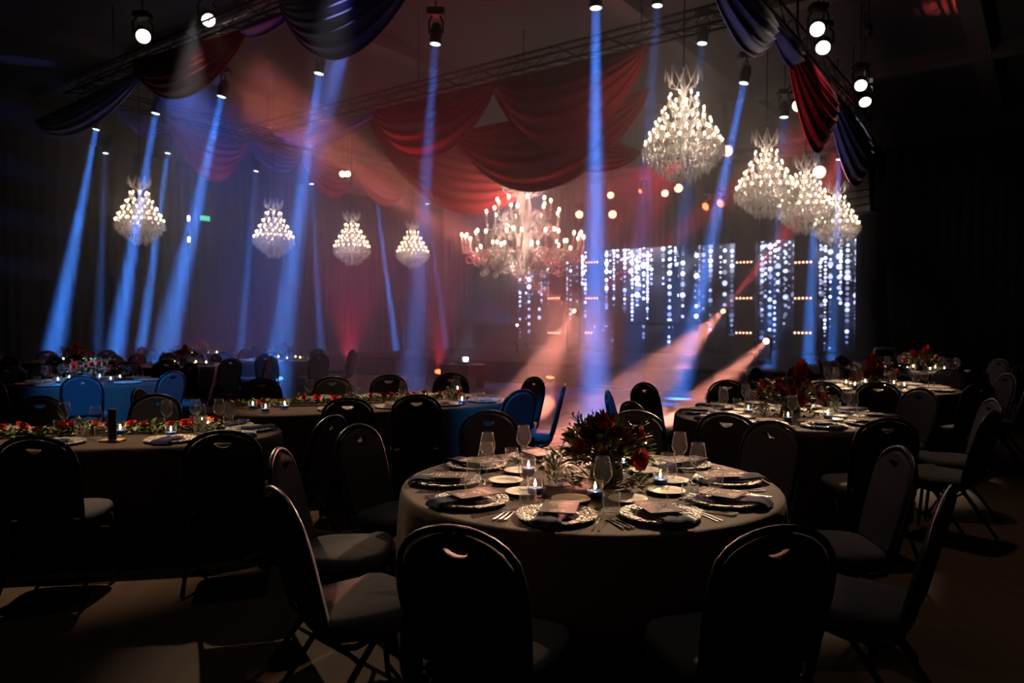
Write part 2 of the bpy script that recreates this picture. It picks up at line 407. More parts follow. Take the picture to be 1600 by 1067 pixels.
# booth with a screen front
p0 = on_b(925, 22.3, SZ); p1 = on_b(1092, 22.3, SZ); c = (p0 + p1) / 2; wd = (p1 - p0).length
booth = empty('booth', (c.x, c.y, SZ), ROOMROT); tag(booth, 'booth with light-string screen front standing before the brightest screen', 'booth')
MB().bevbox((0, .35, .47), (wd, .7, .94), .02).build('body', M['rig'], booth)
MB().bevbox((0, .33, .965), (wd + .1, .8, .05), .015).build('counter', M['rig'], booth)
MB().box((-.1 * wd, -.012, .47), (wd * .75, .02, .86)).build('display', _led('booth_picture', 83, 16, .5), booth)
# dark towers with three bars of five lamps
lampme = MB().lathe([(.001, -.03), (.07, -.03), (.085, 0), (.06, .012), (.001, .02)], 12, M=rot_to((0, -1, 0))).mesh('lamp', M['lens_orange'])
towers = ((867, 23.7, ' behind the big scrolled chandelier'), (926, 23.7, ' between the thin-string screen and the brightest screen'), (1163, 23.9, ' beside the narrow screen'), (1255, 23.9, ' beside the end screen'))
for px, b, lab in towers:
    p = on_b(px, b, SZ); r = empty('light_tower', p, ROOMROT); tag(r, 'dark tower of five-lamp orange bars,' + lab, 'tower', 'blinder towers')
    MB().bevbox((0, .2, 1.85), (.62, .3, 3.7), .02).build('column', M['rig'], r)
    MB().bevbox((0, .2, .03), (.8, .6, .06), .02).build('base', M['rig'], r)
    y = p.y
    for py in (410, 466, 520):
        z = P(px, py, y).z - SZ
        bl = MB().bevbox((0, -.02, z), (.60, .12, .19), .02).build('blinder', M['rig'], r)
        for q in range(5):
            l = link('lamp', lampme, bl); l.location = (-.23 + q * .115, -.085, z); l.scale = (.40, 1, .40)
# small box at the stage corner with a lamp on top
p = on_a(722, -13.6, 0); p = P(722, 600, 17.2); p.z = 0
r = empty('stage_box', p, ROOMROT); tag(r, 'dark equipment box with a small lamp on top at the stage end', 'box')
MB().bevbox((0, 0, .29), (.85, .6, .58), .02).build('body', M['rig'], r)
MB().bevbox((.1, -.05, .61), (.35, .3, .06), .01).build('lid_plate', M['truss'], r)
MB().lathe([(.001, .0), (.06, 0), (.07, .08), (.05, .1), (.001, .1)], 12, (.15, -.05, .64)).build('lamp', M['lens_white'], r)
lamp('SPOT', 'box_lamp', p + Vector((.3, -.5, 1.5)), (.5, .7, 1), 120, p + Vector((0, 0, .5)), 40)

# ---------------------------------------------------------------- trusses
ZT = 7.0
def truss(p, q, label, z_hang=HT):
    p = Vector(p); q = Vector(q); d = (q - p); L = d.length; rz = atan2(d.y, d.x)
    r = empty('lighting_truss', p, rz); tag(r, label, 'truss', 'lighting trusses')
    for y in (-.15, .15):
        for z in (0, .3): MB().tube([(0, y, z), (L, y, z)], .025, 6).build('chord', M['truss'], r)
    mb = MB(); n = int(L / .5)
    for i in range(n):
        x0, x1 = L * i / n, L * (i + 1) / n
        for y in (-.15, .15): mb.tube([(x0, y, 0 if i % 2 else .3), (x1, y, .3 if i % 2 else 0)], .012, 4, caps=False)
        mb.tube([(x0, -.15, 0), (x1, .15, 0)], .012, 4, caps=False)
    mb.build('brace', M['truss'], r, 'stuff')
    for x in (L * .12, L * .5, L * .88): MB().tube([(x, 0, .3), (x, 0, z_hang - p.z)], .012, 6).build('hanger', M['rig'], r)
    return r
EA0, EA1, EB0, EB1, EBM = -19.1, -4.15, 8.25, 22.2, 12.4
truss(AB(EA0, EB0, ZT), AB(EA1 + 2.5, EB0, ZT), 'lighting truss along the near side of the draped canopy')
truss(AB(EA0, EB0 + .25, ZT), AB(EA0, EB1, ZT), 'lighting truss along the far-wall side of the draped canopy')
truss(AB(EA1, EB0 + .25, ZT), AB(EA1, EB1, ZT), 'lighting truss along the aisle side of the draped canopy')
truss(AB(EA0 + .2, EBM, 6.62), AB(EA1 - .2, EBM, 6.62), 'cross truss carrying the two widest dark red swags')
truss(AB(EA0 + 1, EB1, 6.4), AB(EA1, EB1, 6.4), 'lighting truss hung over the stage')

# ---------------------------------------------------------------- swags
def swag(p, q, drop, mat, label, out=(0, -1, 0), bulge=.35, folds=7, top=.04, amp=.05, nu=36, nv=56, low=None, taper=.85):
    p = Vector(p); q = Vector(q); out = Vector(out).normalized(); mid = (p + q) / 2
    vs = []
    for i in range(nu + 1):
        u = i / nu; s = (4 * u * (1 - u)) ** taper
        for j in range(nv + 1):
            v = j / nv
            z = -top * s - drop * s * v ** 1.15 - .05 * v
            o = bulge * s * sin(pi * min(1, v * .95)) * .8 + amp * sin(2 * pi * folds * v + .6 * sin(3 * u)) * (s ** .6 + .1) * (.4 + .6 * v)
            vs.append(p.lerp(q, u) + Vector((0, 0, z)) + out * o - mid)
    n = nv + 1
    fs = [(i * n + j, i * n + j + 1, (i + 1) * n + j + 1, (i + 1) * n + j) for i in range(nu) for j in range(nv)]
    o = MB().add(vs, fs, True).build('draped_swag', mat); o.location = mid
    m = o.modifiers.new('thick', 'SOLIDIFY'); m.thickness = .012
    return tag(o, label, 'swag', 'ceiling swags')
nrm_b = -BX
R_, N_ = M['red_cloth'], M['navy_cloth']
zt = ZT - .02
swag(on_b(60, EB0, zt - .25), on_b(232, EB0, zt), .75, N_, 'navy swag at the far end of the near truss, sweeping down to the dark wall', nrm_b)
swag(on_b(212, EB0, zt + .25), on_b(392, EB0, zt), 1.0, R_, 'deep red swag with bright red fold streaks between two navy swags', nrm_b, folds=9, bulge=.5)
swag(on_b(380, EB0, zt), on_b(462, EB0, zt), .22, N_, 'short flat blue strip of drape between the red and navy swags', nrm_b, folds=3)
swag(on_b(440, EB0, zt + .25), on_b(668, EB0, zt + .1), 1.25, N_, 'navy swag with white fold streaks at the picture top', nrm_b, folds=8, bulge=.5)
swag(on_b(660, EB0, zt), on_b(1010, EB0, zt), .95, R_, 'red swag of the near truss, only its lowest edge in view', nrm_b)
nrm_a = AX
swag(on_a(1090, EA1, zt), on_a(1205, EA1, zt), .95, N_, 'navy swag at the near end of the aisle truss', nrm_a, bulge=.5)
swag(on_a(1196, EA1, zt), on_a(1248, EA1, zt), .5, N_, 'plain violet drape strip between the navy and red aisle swags', nrm_a, folds=3)
swag(on_a(1222, EA1, zt + .1), on_a(1296, EA1, zt - .1), 1.75, R_, 'bright red swag beside the pair of white spot lamps', nrm_a, bulge=.55, folds=9)
swag(on_a(1286, EA1, zt), on_a(1352, EA1, zt - .3), 1.75, N_, 'navy swag with pale fold streaks above the hanging speakers', nrm_a, bulge=.55, folds=9)
swag(on_a(1346, EA1, zt - .1), on_a(1375, EA1, zt - .3), 1.4, R_, 'last red swag of the aisle truss, behind the hanging speakers', nrm_a)
zc = 6.6
swag(on_b(586, EBM, zc), on_b(776, EBM, zc), 1.35, R_, 'wide dark red swag of the cross truss, over the far chandeliers', nrm_b, folds=6, top=.02, bulge=.6, amp=.035, taper=.75)
swag(on_b(776, EBM, zc), on_b(1010, EBM, zc), 1.65, R_, 'wide dark red swag of the cross truss, crossed by the vertical blue beam', nrm_b, folds=6, top=.02, bulge=.6, amp=.035, taper=.75)
swag(on_b(430, EBM, zc), on_b(600, EBM, zc), .5, N_, 'shallow violet swag at the far end of the cross truss', nrm_b, folds=4)
# second, lower layer
swag(on_b(578, EBM + .5, zc), P(850, 262, 18.5), 1.6, R_, 'red tail drape falling from the cross truss towards the big chandelier', nrm_b, folds=7, bulge=.5)
swag(P(710, 205, 17.5), on_b(1015, EBM + .6, zc - .6), 1.6, R_, 'low red swag across the top of the big chandelier', nrm_b, folds=6, bulge=.4)
swag(P(770, 140, 16.5), P(1000, 235, 15.5), .9, R_, 'dark red diagonal drape behind the wide swags', nrm_b, folds=6, bulge=.3)
nl = AX
for px0, px1, dr, mt, lab in ((186, 270, .55, N_, 'violet'), (262, 392, 1.35, R_, 'dark red'), (386, 476, .8, N_, 'dusky violet'), (470, 560, 1.25, R_, 'rose lit'), (555, 640, 1.25, R_, 'glowing red')):
    swag(on_a(px0, EA0, zt), on_a(px1, EA0, zt - .1), dr, mt, lab + ' swag of the far-wall truss, seen below the near swags', nl, bulge=.5)

# ---------------------------------------------------------------- moving heads and lamps
def fixture(px, py, Y, target, beam=None, lens='lens_white', size=.11, label='', cat='stage light', group='blue moving heads', ztruss=ZT, hang=True, body=.34):
    p = P(px, py, Y); d = (Vector(target) - p).normalized()
    r = empty('moving_head', p); tag(r, label, cat, group)
    Rm = rot_to(d); c = -d * body * .55
    MB().lathe([(.001, -body * .5), (size * .8, -body * .48), (size * 1.25, -body * .1), (size * 1.15, body * .35), (size * 1.2, body * .5), (size * 1.02, body * .52)], 14, c, M=Rm).build('head', M['rig'], r)
    MB().lathe([(.001, .012), (size * .6, .010), (size, 0), (size, -.02)], 16, -d * .012, M=Rm).build('lens', M[lens], r)
    side = Vector((d.y, -d.x, 0)); side = side.normalized() if side.length > .1 else Vector((1, 0, 0))
    top = c + Vector((0, 0, body * .9))
    for s in (-1, 1): MB().tube([c + side * s * size * 1.35, c + side * s * size * 1.4 + Vector((0, 0, body * .6)), top + side * s * size * .8], .018, 6).build('yoke', M['rig'], r)
    MB().bevbox(top + Vector((0, 0, .05)), (.30, .22, .12), .015).build('base', M['rig'], r)
    if hang:
        zt_ = max(ztruss + .12, p.z + top.z + .2)
        MB().tube([top + Vector((0, 0, .1)), Vector((top.x, top.y, (HT if hang == 'ceiling' else zt_) - p.z))], .016, 6).build('clamp', M['rig'], r)
    if beam:
        col, pw, ang = beam[:3]
        beam_light(p + d * .03, d, col, pw * BEAM, ang, size * .85)
    return p
def down(px, py, Y, ex):
    """floor point hit by a beam that leaves (px,py) and leans to pixel column ex where it meets the floor"""
    q = P(ex, 503, Y); q.z = 0; return q
B_ = 19000
blue = [ # px, py, b-line / depth, end column, power, angle, words
 (150, 203, on_b(150, 8.7, 0).y, 72, B_ * 1.0, 6, 'farthest head on the near truss, beam falling past the drape'),
 (243, 178, on_b(243, 8.7, 0).y, 168, B_ * .9, 5, 'blue head whose beam crosses the first chandelier of the wall row'),
 (346, 152, on_b(346, 8.9, 0).y, 240, B_ * 1.15, 6.5, 'blue head under the deep red swag with a broad slanting beam'),
 (498, 116, on_b(498, 9.2, 0).y, 425, B_ * .75, 6.5, 'head below the navy swag, beam passing behind the second wall chandelier'),
 (680, 70, on_b(680, 9.5, 0).y, 640, B_ * .28, 6, 'head below the crossing ceiling beams, faint beam over the wide swag'),
 (931, 14, on_b(931, 9.8, 0).y, 930, B_ * 1.15, 6, 'head with the strongest vertical blue beam beside the big chandelier'),
 (262, 240, on_a(262, -20, 0).y, 214, B_ * .8, 3.6, 'head on the wall truss with a thin blue beam'),
 (165, 240, 21.5, 150, B_ * .12, 4, 'dim head on the wall truss near the dark drape'),
 (400, 268, on_a(400, -19.3, 0).y, 372, B_ * .22, 4, 'head above the second wall chandelier, weak beam'),
 (487, 288, on_a(487, -19.3, 0).y, 503, B_ * .22, 3.5, 'head between the second and third wall chandeliers'),
 (588, 306, on_a(588, -19.3, 0).y, 622, B_ * .5, 3, 'head between the third and fourth wall chandeliers, thin leaning beam'),
 (668, 319, on_a(668, -19.3, 0).y, 700, B_ * .2, 3, 'smallest head at the stage end of the wall truss'),
 (1162, 131, on_a(1162, -4.9, 0).y, 1060, B_ * .8, 5, 'head with a blue beam slanting beside the closest crystal chandelier'),
 (1225, 184, on_a(1225, -4.7, 0).y, 1200, B_ * .3, 4, 'head hanging behind the second aisle chandelier'),
 (1277, 225, on_a(1277, -4.6, 0).y, 1262, B_ * .55, 4, 'head hanging behind the third aisle chandelier'),
 (1311, 250, on_a(1311, -4.5, 0).y, 1300, B_ * .5, 4, 'head hanging behind the last aisle chandelier'),
 (1027, 10, on_a(1027, -5.6, 0).y, 985, B_ * .14, 6, 'head at the picture top above the closest crystal chandelier'),
 (1097, 69, on_a(1097, -5.2, 0).y, 1040, B_ * .16, 6, 'head on the aisle truss with a pale smoky beam'),
]
for px, py, Y, ex, pw, ang, lab in blue:
    fixture(px, py, Y, down(px, py, Y, ex), (BLUE, pw, ang), label=lab if lab.startswith('blue') else 'blue ' + lab, size=.085 if Y < 18 else .075)
# white pin lamps lighting the dinner tables
T1 = Vector((.374, 3.61, .76)); T2 = Vector((2.3, 6.2, .76)); T3 = Vector((4.35, 8.85, .76)); T4 = Vector((6.6, 11.9, .76))
pins = [
 (1277, 46, 13.2, T1 + Vector((.05, .05, 0)), 11500, 10.5, 'upper white spot lamp of the pair beside the bright red swag'),
 (1286, 75, 13.6, T2, 6500, 10.5, 'lower white spot lamp of the pair beside the bright red swag'),
 (1345, 134, 16.4, T3, 5000, 11, 'upper white spot lamp of the pair above the hanging speakers'),
 (1352, 160, 16.9, T4, 4200, 11, 'lower white spot lamp of the pair above the hanging speakers'),
 (224, 57, 13.8, Vector((-.85, 3.25, .4)), 2600, 9.5, 'lone ring-shaped white lamp above the deep red swag'),
 (326, 32, 14.4, Vector((-1.1, 7.25, .76)), 600, 13, 'edge-on white lamp at the top of the deep red swag'),
 (1248, 165, 15.5, Vector((3.4, 3.0, 0)), 500, 30, 'small tilted white lamp under the bright red swag'),
]
for px, py, Y, tg, pw, ang, lab in pins:
    p = P(px, py, Y)
    fixture(px, py, Y, (tg + Vector((0, 0, CAMZ)) * .0), None, 'lens_warm', .12, lab, 'spot lamp', 'white table spots', hang='ceiling')
    d = (tg - p).normalized()
    lamp('SPOT', 'pin_lamp', p + d * .05, (1, .67, .42), pw * .12, tg, ang, .8, .06, 'Linear')
# narrow unseen lamps, added to streak the folds of four swags with light
for px, b, fn, lab, tg in ((296, EB0 - 1.0, on_b, 'added lamp grazing the folds of the deep red swag', None), (520, EB0 - 1.0, on_b, 'added lamp grazing the folds of the navy swag at the picture top', None), (1296, EA1 + .9, on_a, 'added lamp grazing the bright red aisle swag', None), (1352, EA1 + .9, on_a, 'added lamp grazing the last navy aisle swag', None)):
    p = fn(px, b, 7.75); r = empty('added_swag_lamp', p); tag(r, lab, 'spot lamp', 'added swag lamps')
    tg = fn(px, b + (.55 if fn is on_b else -.5), 5.9); d = (tg - p).normalized(); Rm = rot_to(d)
    MB().lathe([(.001, -.25), (.07, -.24), (.08, 0), (.075, -.01)], 12, M=Rm).build('body', M['rig'], r)
    MB().lathe([(.001, -.01), (.06, -.012)], 12, M=Rm).build('lens', M['lens_warm'], r)
    MB().tube([(0, 0, .1), (0, 0, HT - p.z)], .014, 6).build('hanger', M['rig'], r)
    lamp('SPOT', 'added_fold_lamp', p + d * .02, (1, .9, .85), 900 if px == 296 else 450, tg, 26, .8, .03)
# ceiling downlights added out of view to light the garland and blue-lit tables
for x, y, tg, pw, ang, lab, col in ((-3.5, 7.0, Vector((-2.9, 5.15, .76)), 420, 19, 'added unseen ceiling lamp above the short garland table', (1, .67, .42)), (-1.9, 9.4, Vector((-1.5, 7.2, .76)), 420, 20, 'added unseen ceiling lamp above the long garland table', (1, .67, .42)), (-4.6, 7.2, Vector((-5.75, 9.75, .8)), 1600, 7, 'added unseen ceiling lamp with a cold blue beam onto the blue-lit table', (.22, .52, 1))):
    r = empty('added_downlight', (x, y, HT)); tag(r, lab, 'added_downlight', 'added ceiling lamps'); d = (tg - Vector((x, y, HT - .3))).normalized(); Rm = rot_to(d)
    MB().tube([(0, 0, 0), (0, 0, -.12)], .02, 8).build('stem', M['rig'], r)
    MB().lathe([(.001, -.12), (.07, -.11), (.08, .1), (.07, .09), (.001, .08)], 14, (0, 0, -.2), M=Rm).build('can', M['rig'], r)
    lamp('SPOT', 'pin_lamp', Vector((x, y, HT - .2)) + d * .14, col, pw, tg, ang, .8, .05, 'Linear')
# stage-truss lamps facing the hall, warm and red
for i, (px, py, lens, sz, lab) in enumerate((
  (905, 335, 'lens_orange', .13, 'orange round lamp beside the big chandelier, one of a low pair'), (957, 335, 'lens_orange', .13, 'orange round lamp closest to the vertical blue beam, of the low pair'),
  (954, 305, 'lens_orange', .11, 'orange lamp above the low pair over the stage'), (1000, 299, 'lens_red', .07, 'faint red lamp between the orange stage lamps'),
  (1039, 302, 'lens_orange', .11, 'orange lamp under the closest crystal chandelier, tilted'), (1060, 294, 'lens_orange', .13, 'orange lamp touching the lowest drops of the closest chandelier'),
  (1102, 323, 'lens_red', .12, 'lower red oval lamp of the pair over the screens'), (1125, 318, 'lens_red', .12, 'upper red oval lamp of the pair over the screens'),
  (1136, 236, 'lens_orange', .16, 'large pale orange lamp at the flank of the closest chandelier'), (1280, 269, 'lens_orange', .17, 'large orange lamp above the last two aisle chandeliers'),
  (535, 272, 'lens_warm', .09, 'first lamp of the close pair above the third wall chandelier'), (543, 272, 'lens_warm', .09, 'second lamp of the close pair above the third wall chandelier'))):
    Y = on_b(px, 21.8, 0).y if px > 600 else 24.0
    tg = Vector((px / 400 - 3, 2, 1.0)) if lens != 'lens_red' else P(px, py, Y) + Vector((-3.2, -2.0, -2))
    fixture(px, py, Y, tg, None, lens, sz, lab, 'stage lamp', 'lamps over the stage', hang='ceiling')

# floor heads on the stage and their salmon beams
S_ = 12500
def stage_head(px, py, Y, tgts, label, lens='lens_orange'):
    p = P(px, py, Y); r = empty('moving_head', p); tag(r, label, 'stage light', 'salmon heads on the stage')
    d = (tgts[0][0] - p).normalized(); Rm = rot_to(d)
    MB().lathe([(.001, -.42), (.09, -.4), (.11, -.1), (.10, -.02), (.08, 0)], 14, M=Rm).build('head', M['rig'], r)
    MB().lathe([(.001, .02), (.05, .015), (.075, 0)], 16, M=Rm).build('lens', M[lens], r)
    zb = SZ - p.z
    MB().bevbox((0, .25, zb + .06), (.4, .34, .12), .02).build('base', M['rig'], r)
    for s in (-1, 1): MB().tube([(s * .19, .25, zb + .1), (s * .2, .25, -.05), (s * .15, .2, -.03)], .025, 6).build('yoke', M['rig'], r)
    for tg, col, pw, ang in tgts:
        dd = (tg - p).normalized(); beam_light(p + dd * .05, dd, col, pw, ang, .06)
def onfloor(px, py):
    q = P(px, py, 1); k = -CAMZ / (q.z - CAMZ); return Vector((q.x * k, q.y * k, 0))
stage_head(897, 486, 23.0, [(P(560, 262, 15), (1, .20, .15), S_ * 1.3, 7), (onfloor(815, 640), SALMON, S_ * 1.15, 6), (P(1040, 380, 21), RED, S_ * .9, 9), (P(868, 620, 5), SALMON, S_ * .35, 8)], 'bright salmon head whose beams burst beside the thin-string screen')
stage_head(1130, 486, 23.3, [(onfloor(950, 665), SALMON, S_ * 1.15, 5.5), (P(1240, 350, 20), RED, S_ * .9, 8)], 'salmon head at mid stage with a long beam over the dance floor')
stage_head(1197, 533, 17.5, [(onfloor(1072, 650), SALMON, S_ * 1.0, 6)], 'low salmon head before the narrow screen with a broad slanting beam')
# fan of thin blue-violet beams from the stage end
pf = P(808, 508, 24.0)
r = empty('fan_light', pf); tag(r, 'small beam-fan light at the stage end beside the thin-string screen', 'stage light')
MB().bevbox((0, .1, 0), (.4, .2, .2), .02).build('body', M['rig'], r); MB().lathe([(.001, .0), (.04, .0), (.045, .01)], 10, (0, -.01, 0), M=rot_to((0, -1, 0))).build('lens', M['lens_white'], r)
MB().tube([(0, .1, -.1), (0, .1, SZ - pf.z)], .03, 8).build('stand', M['rig'], r)
for i in range(8):
    an = radians(173 - i * 5.6); tg = pf + Vector((cos(an) * 8, -2.0, sin(an) * 8 * .95))
    lamp('SPOT', 'fan_beam', pf + (tg - pf).normalized() * .08, (.16, .22, 1.0), 10000, tg, 3.2, .6, .03)
# red floods added before the stage to light swags and smoke from below
for a, tp, pw in ((-16.5, (560, 235), 900), (-13.0, (700, 210), 600), (-9.5, (900, 190), 420)):
    p = AB(a, 14.6, .25); tg = P(*tp, 16.0)
    d = (tg - p).normalized(); r = empty('added_flood', AB(a, 14.6, .03)); tag(r, 'added black floor flood before the stage, ' + {-16.5: 'beside the equipment box', -13.0: 'below the big chandelier', -9.5: 'below the vertical blue beam'}[a], 'flood light', 'added floor floods')
    MB().bevbox((0, 0, .05), (.3, .24, .06), .01).build('base', M['rig'], r)
    MB().lathe([(.001, -.16), (.10, -.15), (.12, 0), (.10, .01)], 12, (0, 0, .2), M=rot_to(d)).build('head', M['rig'], r)
    MB().lathe([(.001, .01), (.10, .0)], 12, Vector((0, 0, .2)) + d * .015, M=rot_to(d)).build('lens', M['lens_red'], r)
    lamp('SPOT', 'added_wash_lamp', p + d * .05, (1, .04, .10), pw * 2.0, tg, 38, .9, .1)
# patterned washes on the dance floor
lamp('SPOT', 'gobo_red', AB(-9, 21, 6.3), (1, .03, .07), 5200, AB(-10.5, 9.8, 0), 44, .4, .05, gobo=(9, .47, (1, 2.6, 1)))
lamp('SPOT', 'gobo_violet', AB(-14, 21, 6.3), (.35, .25, 1), 1500, AB(-11.5, 10.5, 0), 50, .4, .05, gobo=(7, .45, (1, 2.2, 1)))
lamp('SPOT', 'gobo_red_far', AB(-16, 21.5, 6.3), (1, .04, .04), 4500, AB(-15.5, 12.0, 0), 34, .4, .05, gobo=(8, .5, (1, 2.6, 1)))
# blue washes on the tables and chairs beyond the serpentine table
lamp('SPOT', 'wash_blue_chairs', Vector((.3, 3.0, 7.8)), (.02, .30, 1), 3600, Vector((.28, 7.0, .6)), 13, .5, .06)
lamp('SPOT', 'wash_blue_table', Vector((-2.2, 4.4, 7.8)), (.03, .28, 1), 8500, Vector((-4.75, 8.9, .6)), 14, .6, .06)
lamp('SPOT', 'wash_blue_far', AB(-9, 8.2, 6.6), (.10, .22, .9), 7000, Vector((-6.0, 14.5, .6)), 26, .7, .06)
lamp('SPOT', 'wash_red_chair', AB(-8, 16, 6.3), (1, .2, .12), 2500, Vector((-4.3, 10.2, .5)), 12, .5, .06)
lamp('SPOT', 'added_haze_wash', AB(-15, 8.3, 6.9), (.08, .17, 1), 1500, AB(-19, 16, 1), 70, 1.0, .1)  # wide blue spot without a fixture, added to tint the smoke
# dim house lamps in the ceiling behind
lamp('SPOT', 'house_lamp', (-1.5, 4.6, 8.2), (1, .86, .74), 95, (-.5, 3.2, 0), 60, .9, .2)
lamp('SPOT', 'house_lamp', (2.6, 5.6, 8.2), (1, .70, .48), 420, (4.0, 4.3, 0), 48, .9, .15)

# ---------------------------------------------------------------- crystal chandeliers
def crystal_chandelier():
    r = empty('crystal_chandelier'); tag(r, 'x', 'chandelier', 'crystal chandeliers')
    H = 1.95; rnd = random.Random(3)
    MB().lathe([(.02, .10), (.06, .14), (.03, .3), (.05, .5), (.025, .8), (.05, 1.1), (.025, 1.4), (.06, 1.55), (.03, 1.75), (.012, 1.95), (.001, 1.95)], 10).build('stem', M['scroll'], r)
    tiers = ((1.47, .235, 8), (1.24, .34, 11), (1.05, .445, 14), (.87, .545, 17), (.72, .615, 20))
    bul = MB(); dr = MB()
    def drop(c, L, wd):
        c = Vector(c); n = 4; a0 = rnd.random() * 2
        ring = [c + Vector((wd * cos(a0 + 2 * pi * k / n), wd * sin(a0 + 2 * pi * k / n), -L * .62)) for k in range(n)]
        vs = [c] + ring + [c + Vector((0, 0, -L))]
        dr.add(vs, [(0, 1 + (k + 1) % n, 1 + k) for k in range(n)] + [(5, 1 + k, 1 + (k + 1) % n) for k in range(n)], False)
    for ti, (z, rad, n) in enumerate(tiers):
        arm = MB()
        for k in range(n):
            an = 2 * pi * (k + .5 * (ti % 2)) / n; c, s = cos(an), sin(an)
            pts = [(q * c, q * s, zz) for q, zz in ((.03, z - .10), (rad * .45, z - .22), (rad * .8, z - .19), (rad, z - .10), (rad, z - .04))]
            arm.tube(pts, .010, 5, caps=False)
            arm.lathe([(.030, z - .06), (.012, z - .05), (.012, z)], 6, (rad * c, rad * s, 0))
            bul.ball((rad * c, rad * s, z + .028), .020, 6, 5, 1.5)
            for q in range(4): drop((rad * c + .035 * cos(q * 1.57), rad * s + .035 * sin(q * 1.57), z - .055), .075 + .03 * rnd.random(), .013)
            for q in (.45, .75): drop((rad * q * c, rad * q * s, z - .22), .09, .015)
        arm.build('arm_tier', M['scroll'], r)
    bul.build('bulb', M['bulb'], r, 'stuff')
    # hanging rings of drops forming the bowl
    for z, rad in ((.66, .64), (.60, .64), (.55, .60), (.50, .56), (.45, .52), (.40, .46), (.35, .41), (.30, .35), (.25, .28), (.20, .21), (.15, .14), (.80, .58), (.95, .48)):
        n = int(rad * 58)
        for k in range(n):
            an = 2 * pi * (k + rnd.random() * .6) / n; rr = rad * (.94 + .1 * rnd.random())
            drop((rr * cos(an), rr * sin(an), z + .05 * rnd.random()), .11 + .07 * rnd.random(), .018)
    dr.build('crystal_drop', M['crystal'], r, 'stuff')
    ring = MB()
    for z, rad in ((.66, .62), (.42, .46), (.2, .2)): ring.tube([(rad * cos(2 * pi * k / 28), rad * sin(2 * pi * k / 28), z) for k in range(28)], .010, 5, closed=True)
    ring.build('ring', M['scroll'], r)
    # pointed crown of glass bars
    cr = MB(); n = 8
    for k in range(n):
        a0, a1, a2 = (2 * pi * (k + q) / n for q in (0, .5, 1))
        for q in ((a0, 1.66, .22, a1, 1.95, .30), (a1, 1.95, .30, a2, 1.66, .22)):
            cr.tube([(q[2] * cos(q[0]), q[2] * sin(q[0]), q[1]), (q[5] * cos(q[3]), q[5] * sin(q[3]), q[4])], .011, 5)
        cr.tube([(.05 * cos(a0), .05 * sin(a0), 1.58), (.22 * cos(a0), .22 * sin(a0), 1.66)], .010, 5)
        c = Vector((.30 * cos(a1), .30 * sin(a1), 1.93)); drop(c, .22, .02); cr.add([c, c + Vector((.018, 0, -.13)), c + Vector((0, .018, -.13)), c + Vector((-.018, -.018, -.13)), c + Vector((0, 0, -.24))], [(0, 1, 2), (0, 2, 3), (0, 3, 1), (4, 2, 1), (4, 3, 2), (4, 1, 3)], False)
    cr.build('crown', M['crystal'], r)
    MB().tube([(0, 0, 1.93), (.012, 0, 3.2), (0, 0, 5.02)], .012, 6).build('cord', M['truss'], r)
    return r
cc = crystal_chandelier()
def chand(px, ptop, pbot, Y, label, pw=38):
    p = P(px, pbot, Y); s = (P(px, ptop, Y).z - p.z) / 1.95
    o = place(cc, p, random.random(), label, None, s)
    for ch in o.children:
        if ch.name.startswith('cord'): ch.scale = (1, 1, ((HT - .0 - p.z) / s - 1.93) / (5.02 - 1.93)); ch.location = (0, 0, 1.93 * (1 - ch.scale.z))
    for z, rad in ((1.35, .16), (1.0, .30), (.62, .42)):
        for k in range(3): lamp('POINT', 'chandelier_lamp', p + Vector((rad * s * cos(2.1 * k + z), rad * s * sin(2.1 * k + z), z * s)), (1, .72, .56), pw * .115 * s * s, radius=.012)
chand(1067, 106, 294, 12.0, 'closest and largest crystal chandelier, hanging over the aisle row', 45)
chand(1196, 205, 347, 15.0, 'second crystal chandelier of the aisle row')
chand(1258, 243, 370, 17.4, 'third crystal chandelier of the aisle row, on a double cord')
chand(1306, 284, 390, 20.0, 'fourth and last crystal chandelier of the aisle row')
chand(219, 276, 386, 17.9, 'first crystal chandelier of the wall row, pierced by a blue beam')
chand(428, 311, 406, 21.1, 'second crystal chandelier of the wall row, on a red-lit cord')
chand(550, 331, 418, 23.5, 'third crystal chandelier of the wall row')
chand(645, 345, 422, 25.6, 'fourth and smallest crystal chandelier of the wall row')

